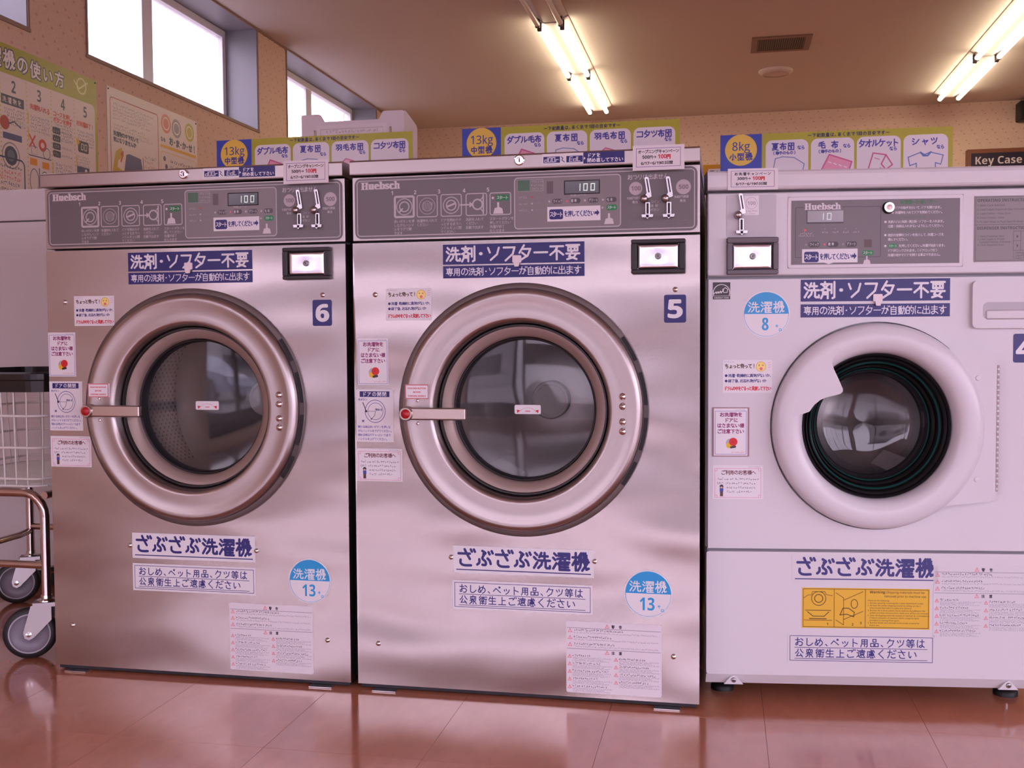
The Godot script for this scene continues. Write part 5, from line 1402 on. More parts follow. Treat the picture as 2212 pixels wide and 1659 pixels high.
	var lk := part("key_lock", Form.new().lathe(0.352, 0.995, PackedVector2Array([V2(0.0118, 0.001), V2(0.0118, 0.005), V2(0.0108, 0.006)]), 32), black_rubber, t)
	part("lock_ring", Form.new().lathe(0.3525, 0.9955, PackedVector2Array([V2(0.0102, 0.005), V2(0.0098, 0.0085), V2(0.0055, 0.0085), V2(0.005, 0.006)]), 32), plain(Color(0.88, 0.87, 0.88), 0.25, 1.0), lk, "bright lock ring")
	part("lock_core", Form.new().lathe(0.3525, 0.9955, PackedVector2Array([V2(0.0052, 0.006), V2(0.0050, 0.0072), V2(0.0, 0.0076)]), 20), plain(Color(0.72, 0.60, 0.58), 0.3, 1.0), lk)
	printed("instruction_plate", prints.operating, V2(0.5165, 0.887), V2(0.6765, 1.015), 0.0005, 0.0008, t, "grey plate of printed operating instructions", 0.35, Color(0.5, 0.48, 0.48))
	# coin side
	var cp := part("coin_plate", Form.new().slab(rounded(0.0385, 0.9415, 0.1355, 1.0255, 0.003, 3), 0.0, 0.001), plain(Color(0.74, 0.73, 0.75), 0.34), t, "pale grey coin plate")
	printed("coin_label", prints.hundred, V2(0.0725, 0.985), V2(0.1015, 1.0235), 0.001, 0.0004, cp, "small white label reading 100")
	coin_slide(0.0665, 0.985, 0.001, t)
	coin_box(V2(0.038, 0.867), V2(0.139, 0.9405), V2(0.0485, 0.8765), V2(0.1285, 0.929), plain(Color(0.40, 0.375, 0.40), 0.45), t)
	# stickers
	sticker("star_label", "star", V2(0.0115, 0.8185), V2(0.046, 0.8525), t, "small black and white energy label")
	round_sticker("load_sticker", "load_8", V2(0.117, 0.788), 0.0462, t, "round blue and white load sticker")
	sticker("detergent_notice", "detergent_top", V2(0.184, 0.8125), V2(0.472, 0.856), t, "blue sticker with large white writing")
	sticker("detergent_notice", "detergent_low", V2(0.184, 0.781), V2(0.472, 0.807), t, "blue sticker with a line of small white writing")
	hook(0.333, 0.815, t)
	sticker("look_notice", "look", V2(0.031, 0.631), V2(0.129, 0.697), t, "white sticker with a round yellow face")
	sticker("catch_notice", "catch", V2(0.014, 0.505), V2(0.0805, 0.600), t, "white sticker with plum writing and a red disc", 0.0022)
	part("sticker_pad", Form.new().box(Vector3(0.011, 0.503, 0.0), Vector3(0.084, 0.602, 0.0022), 0.0006), plain(Color(0.62, 0.50, 0.50), 0.5), t)
	sticker("customer_notice", "customers", V2(0.012, 0.417), V2(0.112, 0.485), t, "pink framed sticker for customers")
	part("number_plate", Form.new().slab(rounded(0.5935, 0.6895, 0.6365, 0.746, 0.004, 4), 0.0, 0.0008), print_material(prints["number_4"], 0.3), t, "navy number plate with a white 4")
	sticker("name_sticker", "zabu_white", V2(0.170, 0.2495), V2(0.456, 0.3055), lp, "large navy writing underlined")
	sticker("shipping_notice", "shipping", V2(0.190, 0.157), V2(0.440, 0.239), lp, "yellow notice with line drawings", 0.0, 0.5)
	sticker("items_notice", "oshime_white", V2(0.162, 0.0855), V2(0.451, 0.1455), lp, "two thin navy lines of writing in a frame")
	sticker("caution_sticker", "caution_white", V2(0.4465, 0.142), V2(0.640, 0.287), lp, "white sheet of small printed cautions")
	# soap drawer
	var dr := Form.new()
	dr.slab(rounded(0.512, 0.757, 0.668, 0.850, 0.010, 5), 0.0, 0.010)
	var dw := part("soap_drawer", dr, white_enamel, t, "white soap drawer front")
	part("drawer_grip", Form.new().slab(rounded(0.532, 0.774, 0.650, 0.808, 0.010, 5), 0.0095, 0.0105), grey, dw)
	part("drawer_lip", Form.new().box(Vector3(0.536, 0.774, 0.006), Vector3(0.646, 0.793, 0.014), 0.004), white_enamel, dw)
	# door: dished ring, hinge tab, handle tongue
	var z0 := 0.012
	var ring := Form.new().lathe(c.x, c.y, PackedVector2Array([V2(0.188, -0.0105), V2(0.2038, -0.0105), V2(0.2038, z0), V2(0.2015, z0 + 0.008), V2(0.196, z0 + 0.014), V2(0.186, z0 + 0.018), V2(0.170, z0 + 0.019), V2(0.158, z0 + 0.016), V2(0.1495, z0 + 0.008), V2(0.1455, z0 - 0.006), V2(0.144, z0 - 0.02)]), 120, 0, TAU, 60)
	var dm2 := part("door", ring, white_enamel, t, "white round door with a hinge tab and handle tongue")
	var tab := Form.new()
	var tp := outline([0.462, 0.7175, 0.500, 0.7155, 0.545, 0.7095, 0.552, 0.706, 0.5565, 0.698, 0.5565, 0.430, 0.552, 0.421, 0.545, 0.4175, 0.500, 0.412, 0.460, 0.4085])
	for a in range(-12, 13): tp.append(V2(c.x + cos(a * 0.075) * 0.1865, c.y + sin(a * 0.075) * 0.1865))
	tab.slab(tp, 0.003, z0 + 0.0070)
	part("hinge_tab", tab, white_enamel, dm2)
	for v in [0.660, 0.461]: part("tab_dimple", Form.new().lathe(0.521, v, PackedVector2Array([V2(0.0052, z0 + 0.0070), V2(0.0046, z0 + 0.0090), V2(0, z0 + 0.0095)]), 18), white_enamel, dm2)
	var hg := part("hinge", Form.new().box(Vector3(0.5578, 0.437, 0.002), Vector3(0.5622, 0.685, 0.0165), 0.0), plain(Color(0.55, 0.48, 0.48), 0.4, 0.6), t, "thin knuckled hinge")
	for i in 24: part("knuckle", Form.new().box(Vector3(0.5574, 0.440 + i * 0.0102, 0.0145), Vector3(0.5628, 0.4455 + i * 0.0102, 0.0180), 0.0005), dull_metal, hg)
	# handle tongue reaching over the glass
	var tg := PackedVector2Array()
	for a in range(0, 13):
		var ang := deg_to_rad(117.0 + a * 4.75)
		tg.append(V2(c.x + cos(ang) * 0.172, c.y + sin(ang) * 0.172))
	tg.append_array(outline([0.1965, 0.5955, 0.206, 0.609, 0.2175, 0.6185, 0.229, 0.6235, 0.246, 0.6275, 0.256, 0.6305, 0.2605, 0.635, 0.2605, 0.640, 0.252, 0.660, 0.2435, 0.678, 0.2395, 0.691, 0.2415, 0.700]))
	part("handle_tongue", Form.new().slab(tg, z0 - 0.002, z0 + 0.0187), white_enamel, dm2, "pointed white handle tongue")
	# rubber folds and glass bowl
	part("gasket", Form.new().lathe(c.x, c.y, PackedVector2Array([V2(0.1452, z0 - 0.012), V2(0.143, z0 - 0.006), V2(0.140, z0 - 0.010), V2(0.1385, z0 - 0.018), V2(0.1365, z0 - 0.012), V2(0.133, z0 - 0.016), V2(0.1315, z0 - 0.026), V2(0.1290, z0 - 0.020), V2(0.1255, z0 - 0.026), V2(0.1235, z0 - 0.040), V2(0.1205, z0 - 0.034), V2(0.1175, z0 - 0.038), V2(0.116, z0 - 0.052), V2(0.113, z0 - 0.047), V2(0.109, z0 - 0.052), V2(0.107, z0 - 0.066), V2(0.103, z0 - 0.072)]), 96), plain(Color(0.13, 0.125, 0.13), 0.22), dm2, "black rubber folds round the glass")
	part("glass_edge", Form.new().lathe(c.x, c.y, PackedVector2Array([V2(0.1275, z0 - 0.0215), V2(0.126, z0 - 0.0195), V2(0.1245, z0 - 0.0225)]), 96), plain(Color(0.10, 0.32, 0.30), 0.15), dm2)
	part("glass_edge", Form.new().lathe(c.x, c.y, PackedVector2Array([V2(0.1142, z0 - 0.0475), V2(0.113, z0 - 0.0455), V2(0.1118, z0 - 0.0478)]), 96), plain(Color(0.10, 0.32, 0.30), 0.15), dm2)
	var bowl := Form.new().lathe(c.x, c.y, PackedVector2Array([V2(0.110, z0 - 0.052), V2(0.107, z0 - 0.062), V2(0.104, z0 - 0.078), V2(0.097, z0 - 0.090), V2(0.084, z0 - 0.099), V2(0.06, z0 - 0.105), V2(0.03, z0 - 0.108), V2(0.0, z0 - 0.109)]), 96, 0, TAU, 80)
	part("glass_bowl", bowl, door_glass, dm2, "round glass bowl")
	part("tub", Form.new().lathe(c.x, c.y, PackedVector2Array([V2(0.2072, 0.0), V2(0.2072, -0.018), V2(0.187, -0.018), V2(0.175, -0.06), V2(0.17, -0.10)]), 64), white_enamel, t)
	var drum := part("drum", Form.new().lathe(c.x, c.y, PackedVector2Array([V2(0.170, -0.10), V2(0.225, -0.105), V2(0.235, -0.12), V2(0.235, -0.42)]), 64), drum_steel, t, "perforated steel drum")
	part("drum_back", Form.new().lathe(c.x, c.y, PackedVector2Array([V2(0.235, -0.42), V2(0.0, -0.40)]), 64), plain(Color(0.62, 0.60, 0.59), 0.36, 1.0), drum)
	for a in [1.85, 3.94, 6.03]:
		var rib := Form.new().slab(outline([-0.022, 0.150, 0.022, 0.150, 0.05, 0.233, -0.05, 0.233]), -0.40, -0.15)
		part("rib", rib.moved(Transform3D(Basis(Vector3(0, 0, 1), a), Vector3(c.x, c.y, 0))), plain(Color(0.72, 0.70, 0.70), 0.45), drum, "pale grey drum lifter")
	part("tub_shell", Form.new().lathe(c.x, c.y, PackedVector2Array([V2(0.238, -0.09), V2(0.238, -0.45), V2(0.0, -0.45)]), 48), black_rubber, t)
# ---------------------------------------------------------------- the room
const CEIL := 2.62
const LEFT := -2.0
const RIGHT := 4.4
const BACK := -6.95
const FRONT := 6.4

func wallpaper() -> StandardMaterial3D:
	var im := Image.create_empty(256, 256, false, Image.FORMAT_RGB8)
	var base := Color(0.87, 0.765, 0.675)
	var n := FastNoiseLite.new()
	n.seed = 8
	n.frequency = 0.08
	var spots: Array[Vector2] = []
	for i in 4:
		for j in 4:
			spots.append(V2(i * 64 + (32 if j % 2 else 0) + 16, j * 64 + 20))
			spots.append(V2(i * 64 + (32 if j % 2 else 0) + 34, j * 64 + 42))
	for y in 256:
		for x in 256:
			var c := base * (1.0 + n.get_noise_2d(x, y) * 0.04)
			for p in spots:
				var d := V2(fposmod(x - p.x + 128, 256) - 128, (fposmod(y - p.y + 128, 256) - 128) * 1.3)
				if d.length() < 6.5:
					c = c.lerp(Color(0.72, 0.56, 0.47), 0.55)
			c.a = 1.0
			im.set_pixel(x, y, c)
	var m := StandardMaterial3D.new()
	m.albedo_texture = ImageTexture.create_from_image(im)
	m.uv1_triplanar = true
	m.uv1_world_triplanar = true
	m.uv1_scale = Vector3(3.2, 3.2, 3.2)
	m.roughness = 0.75
	return m

func wood_tile(k: int) -> StandardMaterial3D:
	var n := FastNoiseLite.new()
	n.seed = 40 + k
	n.frequency = 0.012
	n.fractal_octaves = 2
	var im := Image.create_empty(256, 256, false, Image.FORMAT_RGB8)
	var base: Color = [Color(0.745, 0.475, 0.355), Color(0.73, 0.46, 0.34), Color(0.755, 0.485, 0.365), Color(0.74, 0.47, 0.35)][k]
	for y in 256:
		for x in 256:
			var g := n.get_noise_2d(x * 1.2, y * 2.6) * 0.6 + n.get_noise_2d(x * 0.5, y * 0.9 + 700) * 0.5
			var c := base * (1.0 + g * 0.05)
			c.a = 1.0
			im.set_pixel(x, y, c)
	var m := StandardMaterial3D.new()
	m.albedo_texture = ImageTexture.create_from_image(im)
	m.roughness = 0.18
	m.metallic_specular = 0.72
	m.clearcoat_enabled = true
	m.clearcoat = 1.0
	m.clearcoat_roughness = 0.10
	return m

func build_room() -> void:
	var paper := wallpaper()
	var cream := plain(Color(0.80, 0.76, 0.72), 0.8)
	var lining := plain(Color(0.53, 0.525, 0.545), 0.45)
	var trim := plain(Color(0.58, 0.47, 0.41), 0.5)
	var frame := plain(Color(0.93, 0.925, 0.935), 0.35)
	var bronze := plain(Color(0.16, 0.12, 0.11), 0.4, 0.4)
	var pane := StandardMaterial3D.new()
	pane.albedo_color = Color(0.9, 0.95, 0.95, 0.06)
	pane.transparency = BaseMaterial3D.TRANSPARENCY_ALPHA
	pane.roughness = 0.02
	# floor: bed and loose-laid wood-look tiles, 30 cm
	var bed := setting("floor", Form.new().box(Vector3(LEFT - 0.3, -0.15, BACK - 0.15), Vector3(RIGHT + 0.15, -0.0035, FRONT + 0.15), 0.0), plain(Color(0.16, 0.09, 0.06), 0.8))
	var woods: Array = [wood_tile(0), wood_tile(1), wood_tile(2), wood_tile(3)]
	var tm := Form.new().box(Vector3(0.0002, -0.0034, 0.0002), Vector3(0.2998, 0.0, 0.2998), 0.0003).mesh()
	var rest := Form.new()
	var pick := RandomNumberGenerator.new()
	pick.seed = 5
	var ox := 0.245 - 0.3 * 8
	var oz := 0.037 - 0.3 * 24
	var count := 0
	for j in 46:
		for i in 27:
			var x := ox + i * 0.3
			var z := oz + j * 0.3
			if x < LEFT - 0.2 or x + 0.3 > RIGHT + 0.2 or z < BACK - 0.2 or z + 0.3 > FRONT + 0.1: continue
			var near := x > LEFT - 0.2 and x < 2.6 and z > -3.1 and z < 2.0
			if near and count < 296:
				count += 1
				var o := part_mesh("tile", tm, woods[pick.randi() % 4], bed)
				o.position = Vector3(x, pick.randf() * 0.00015 - 0.00015, z)
			else:
				rest.quad(Vector3(x + 0.0004, -0.0002, z + 0.2996), Vector3(x + 0.2996, -0.0002, z + 0.2996), Vector3(x + 0.2996, -0.0002, z + 0.0004), Vector3(x + 0.0004, -0.0002, z + 0.0004), Vector3.UP)
	var rp := part("tile", rest, woods[0], bed)
	rp.set_meta("kind", "stuff")
	setting("ceiling", Form.new().box(Vector3(LEFT - 0.3, CEIL, BACK - 0.15), Vector3(RIGHT + 0.15, CEIL + 0.14, FRONT + 0.15), 0.0), cream)
	setting("wall_back", Form.new().box(Vector3(LEFT - 0.3, -0.1, BACK - 0.15), Vector3(RIGHT + 0.15, CEIL, BACK), 0.0), paper)
	var wr := Form.new()
	wr.box(Vector3(RIGHT, -0.1, BACK), Vector3(RIGHT + 0.15, CEIL, 0.6), 0.0); wr.box(Vector3(RIGHT, 2.30, 0.6), Vector3(RIGHT + 0.15, CEIL, FRONT), 0.0)
	wr.box(Vector3(RIGHT, -0.1, 0.6), Vector3(RIGHT + 0.15, 0.06, FRONT), 0.0); wr.box(Vector3(RIGHT, 0.06, 6.25), Vector3(RIGHT + 0.15, 2.30, FRONT), 0.0)
	setting("wall_right", wr, paper)
	shop_window("window_6", true, RIGHT + 0.07, [0.63, 1.75, 2.88, 4.0, 5.12, 6.22], 0.06, 2.30, bronze, pane)
	# left wall with three high windows and a shop window towards the front
	var wl := Form.new()
	var a := LEFT - 0.28
	var high := [[-6.05, -4.283], [-3.85, -2.125], [-1.72, 0.005]]
	var SH := 2.011
	wl.box(Vector3(a, -0.1, BACK), Vector3(LEFT, SH, 3.1), 0.0)
	wl.box(Vector3(a, SH, BACK), Vector3(LEFT, CEIL, -6.05), 0.0); wl.box(Vector3(a, SH, -4.283), Vector3(LEFT, CEIL, -3.85), 0.0); wl.box(Vector3(a, SH, -2.125), Vector3(LEFT, CEIL, -1.72), 0.0); wl.box(Vector3(a, SH, 0.005), Vector3(LEFT, CEIL, 3.1), 0.0)
	wl.box(Vector3(a, 2.30, 3.1), Vector3(LEFT, CEIL, FRONT), 0.0); wl.box(Vector3(a, -0.1, 3.1), Vector3(LEFT, 0.06, FRONT), 0.0); wl.box(Vector3(a, 0.06, 6.25), Vector3(LEFT, 2.30, FRONT), 0.0)
	setting("wall_left", wl, paper)
	for k in 3:
		var z0: float = high[k][0]
		var z1: float = high[k][1]
		var f := Form.new()
		# pale lining of the reveal
		f.box(Vector3(a + 0.02, SH - 0.001, z0), Vector3(LEFT + 0.001, SH + 0.006, z1), 0.0); f.box(Vector3(a + 0.02, CEIL - 0.006, z0), Vector3(LEFT + 0.001, CEIL - 0.0005, z1), 0.0)
		f.box(Vector3(a + 0.02, SH, z0 - 0.001), Vector3(LEFT + 0.001, CEIL - 0.001, z0 + 0.006), 0.0); f.box(Vector3(a + 0.02, SH, z1 - 0.006), Vector3(LEFT + 0.001, CEIL - 0.001, z1 + 0.001), 0.0)
		var w := setting("window_%d" % (k + 1), f, lining)
		var e := Form.new()
		var xo := LEFT - 0.25
		var xi := LEFT - 0.20
		var zm := (z0 + z1) / 2.0
		e.box(Vector3(xo, SH + 0.005, z0 + 0.005), Vector3(xi, SH + 0.05, z1 - 0.005), 0.003); e.box(Vector3(xo, CEIL - 0.05, z0 + 0.005), Vector3(xi, CEIL - 0.006, z1 - 0.005), 0.003)
		for zz in [z0 + 0.005, z1 - 0.045]: e.box(Vector3(xo, SH + 0.04, zz), Vector3(xi, CEIL - 0.04, zz + 0.04), 0.003)
		part("frame", e, frame, w)
		part("sash", Form.new().box(Vector3(xo - 0.01, SH + 0.04, zm - 0.05), Vector3(xi - 0.012, CEIL - 0.04, zm + 0.05), 0.003), frame, w)
		for q in [[z0 + 0.04, zm - 0.02], [zm + 0.02, z1 - 0.04]]:
			part("pane", Form.new().box(Vector3(xo + 0.018, SH + 0.045, q[0]), Vector3(xo + 0.022, CEIL - 0.045, q[1]), 0.0), pane, w)
		var tr := Form.new()
		tr.box(Vector3(LEFT, SH - 0.014, z0 - 0.014), Vector3(LEFT + 0.006, SH + 0.002, z1 + 0.014), 0.001)
		for zz in [z0 - 0.010, z1 - 0.002]: tr.box(Vector3(LEFT, SH, zz), Vector3(LEFT + 0.006, CEIL, zz + 0.012), 0.001)
		part("trim", tr, trim, w)
	setting("trim_1", Form.new().box(Vector3(LEFT, CEIL - 0.012, BACK), Vector3(LEFT + 0.008, CEIL - 0.0005, FRONT), 0.0), trim)
	# shop window in the left wall
	shop_window("window_4", true, LEFT - 0.16, [3.13, 4.15, 5.2, 6.22], 0.06, 2.30, bronze, pane)
	# front wall: shop front of glass
	var wf := Form.new()
	wf.box(Vector3(LEFT - 0.28, 2.30, FRONT), Vector3(RIGHT + 0.15, CEIL, FRONT + 0.15), 0.0); wf.box(Vector3(LEFT - 0.28, -0.1, FRONT), Vector3(RIGHT + 0.15, 0.02, FRONT + 0.15), 0.0)
	wf.box(Vector3(LEFT - 0.28, 0.02, FRONT), Vector3(LEFT + 0.05, 2.30, FRONT + 0.15), 0.0); wf.box(Vector3(RIGHT - 0.1, 0.02, FRONT), Vector3(RIGHT + 0.15, 2.30, FRONT + 0.15), 0.0)
	setting("wall_front", wf, paper)
	shop_window("window_5", false, FRONT + 0.06, [LEFT + 0.07, -1.04, -0.90, 0.35, 1.60, 2.85, RIGHT - 0.12], 0.02, 2.30, bronze, pane)

func shop_window(called: String, side: bool, at: float, posts: Array, y0: float, y1: float, metal: Material, glass: Material) -> void:
	# built along x facing z, then turned for the side wall
	var turn := Transform3D(Basis(Vector3(0, 1, 0), PI / 2), Vector3(at, 0, 0)) if side else Transform3D(Basis(), Vector3(0, 0, at))
	var sgn := -1.0 if side else 1.0
	var f := Form.new()
	var p: Array = []
	for q in posts: p.append(q * sgn)
	p.sort()
	for q in p: f.box(Vector3(q - 0.02, y0, -0.03), Vector3(q + 0.02, y1, 0.03), 0.003)
	f.box(Vector3(p[0], y1 - 0.06, -0.03), Vector3(p[-1], y1, 0.03), 0.003)
	f.box(Vector3(p[0], y0, -0.028), Vector3(p[-1], y0 + 0.22, 0.028), 0.003)
	var w := setting(called, f.moved(turn), metal)
	for i in p.size() - 1:
		part("pane", Form.new().box(Vector3(p[i] + 0.02, y0 + 0.21, -0.003), Vector3(p[i + 1] - 0.02, y1 - 0.05, 0.003), 0.0).moved(turn), glass, w)

# ---------------------------------------------------------------- lamps and ceiling fittings
func twin_lamp(x: float, z0: float, lit: bool, label: String) -> void:
	var t := thing("fluorescent_light", label, "ceiling light", Vector3(x, CEIL, z0), 0.0, "twin tube ceiling lights")
	var housing := plain(Color(0.82, 0.79, 0.76), 0.4)
	# low tray with slanting flanks
	var b := Form.new().slab(outline([-0.105, 0.0, -0.105, -0.006, -0.035, -0.042, 0.035, -0.042, 0.105, -0.006, 0.105, 0.0]), 0.004, 1.196)
	part("housing", b, housing, t, "white tray shaped lamp housing")
	for s in [-1.0, 1.0]:
		var u: float = s * 0.067
		for z in [0.012, 1.162]:
			part("socket", Form.new().box(Vector3(u - 0.013, -0.078, z), Vector3(u + 0.013, -0.020, z + 0.026), 0.003), plain(Color(0.30, 0.27, 0.26), 0.5), t)
		var m := StandardMaterial3D.new()
		m.albedo_color = Color(0.9, 0.9, 0.88)
		m.roughness = 0.3
		if lit:
			m.emission_enabled = true
			m.emission = Color(1.0, 0.92, 0.80)
			m.emission_energy_multiplier = TUBE_GLOW
		part("tube", Form.new().tube(PackedVector3Array([Vector3(u, -0.060, 0.034), Vector3(u, -0.060, 1.166)]), 0.0155, 16), m, t)
		if lit:
			var l := AreaLight3D.new()
			l.name = "tube_light"
			l.area_size = Vector2(0.03, 1.12)
			l.light_color = Color(1.0, 0.92, 0.80)
			l.light_energy = TUBE_LIGHT
			l.area_normalize_energy = true
			l.shadow_enabled = true
			l.area_range = 14.0
			t.add_child(l)
			l.position = Vector3(u, -0.079, 0.6)
			l.rotation = Vector3(-PI / 2, 0, 0)

func ceiling_fittings() -> void:
	twin_lamp(-0.230, -6.39, true, "lit twin tube ceiling light left of the vent, nearest the back wall")
	twin_lamp(-0.230, -5.19, true, "lit twin tube ceiling light between the unlit and the farthest one")
	twin_lamp(-0.230, -3.97, false, "unlit twin tube ceiling light cut off by the top edge of the photo")
	twin_lamp(2.452, -6.53, true, "lit twin tube ceiling light at the far right, nearest the back wall")
	twin_lamp(2.452, -5.32, true, "lit twin tube ceiling light at the right, cut off by the top right corner")
	var v := thing("air_vent", "brown framed rectangular air grille in the ceiling", "vent", Vector3(1.118, CEIL, -4.875))
	var f := Form.new()
	var brown := plain(Color(0.52, 0.40, 0.34), 0.5)
	f.box(Vector3(-0.185, -0.008, -0.175), Vector3(0.185, 0.0, -0.135), 0.002); f.box(Vector3(-0.185, -0.008, 0.135), Vector3(0.185, 0.0, 0.175), 0.002)
	f.box(Vector3(-0.185, -0.008, -0.136), Vector3(-0.145, 0.0, 0.136), 0.002); f.box(Vector3(0.145, -0.008, -0.136), Vector3(0.185, 0.0, 0.136), 0.002)
	part("frame", f, brown, v)
	part("duct", Form.new().box(Vector3(-0.146, -0.0035, -0.137), Vector3(0.146, -0.001, 0.137), 0.0), black_rubber, v)
	var sl := Form.new().box(Vector3(-0.0022, -0.0075, -0.137), Vector3(0.0022, -0.003, 0.137), 0.0).mesh()
	for k in 22:
		var o := part_mesh("slat", sl, plain(Color(0.42, 0.32, 0.27), 0.5), v)
		o.position.x = -0.14 + k * 0.0133
	var d := thing("ceiling_speaker", "round flat cream disc on the ceiling behind the air grille", "ceiling disc", Vector3(1.118, CEIL, -5.57))
	part("cover", Form.new().lathe(0, 0, PackedVector2Array([V2(0.118, 0.0), V2(0.118, 0.010), V2(0.108, 0.020), V2(0.085, 0.024), V2(0.0, 0.024)]), 40, 0, TAU, 60).moved(Transform3D(Basis(Vector3(1, 0, 0), PI / 2), Vector3.ZERO)), plain(Color(0.80, 0.74, 0.70), 0.5), d)
	part("ring", Form.new().lathe(0, 0, PackedVector2Array([V2(0.090, 0.022), V2(0.090, 0.027), V2(0.084, 0.027)]), 40).moved(Transform3D(Basis(Vector3(1, 0, 0), PI / 2), Vector3.ZERO)), plain(Color(0.72, 0.66, 0.62), 0.5), d)

# ---------------------------------------------------------------- things in the room
func stand_board(at: Vector3, tex: String, h: float, label: String, turn := 0.0, w := 0.575) -> void:
	var t := thing("load_board", label, "sign board", at, turn, "load boards standing on the machines")
	# only the upper part of the print fits above the foot of the board
	printed("board", prints[tex], V2(0, 0), V2(w, h), -0.004, 0.004, t, "", 0.22, Color(0.8, 0.8, 0.75))
	for u in [0.06, w - 0.10]:
		part("stand", Form.new().slab(outline([0.0, 0.0, 0.06, 0.0, 0.0, 0.09]), 0.0, 0.003).moved(Transform3D(Basis(Vector3(0, 1, 0), PI / 2), Vector3(u, 0, -0.0045))), plain(Color(0.8, 0.8, 0.8), 0.5), t)

func wall_poster(called: String, tex: String, z_right: float, top: float, w: float, h: float, label: String) -> void:
	# hangs on the left wall: its own x runs towards the back of the room
	var t := thing(called, label, "poster", Vector3(LEFT + 0.001, top - h, z_right + w), PI / 2)
	printed("sheet", prints[tex], V2(0, 0), V2(w, h), 0.0, 0.0012, t, "", 0.34)
	for q in [V2(0.012, h - 0.012), V2(w - 0.012, h - 0.012), V2(0.012, 0.012), V2(w - 0.012, 0.012)]:
		part("pin", Form.new().lathe(q.x, q.y, PackedVector2Array([V2(0.004, 0.001), V2(0.003, 0.004), V2(0, 0.0045)]), 10), plain(Color(0.2, 0.16, 0.15), 0.4), t)

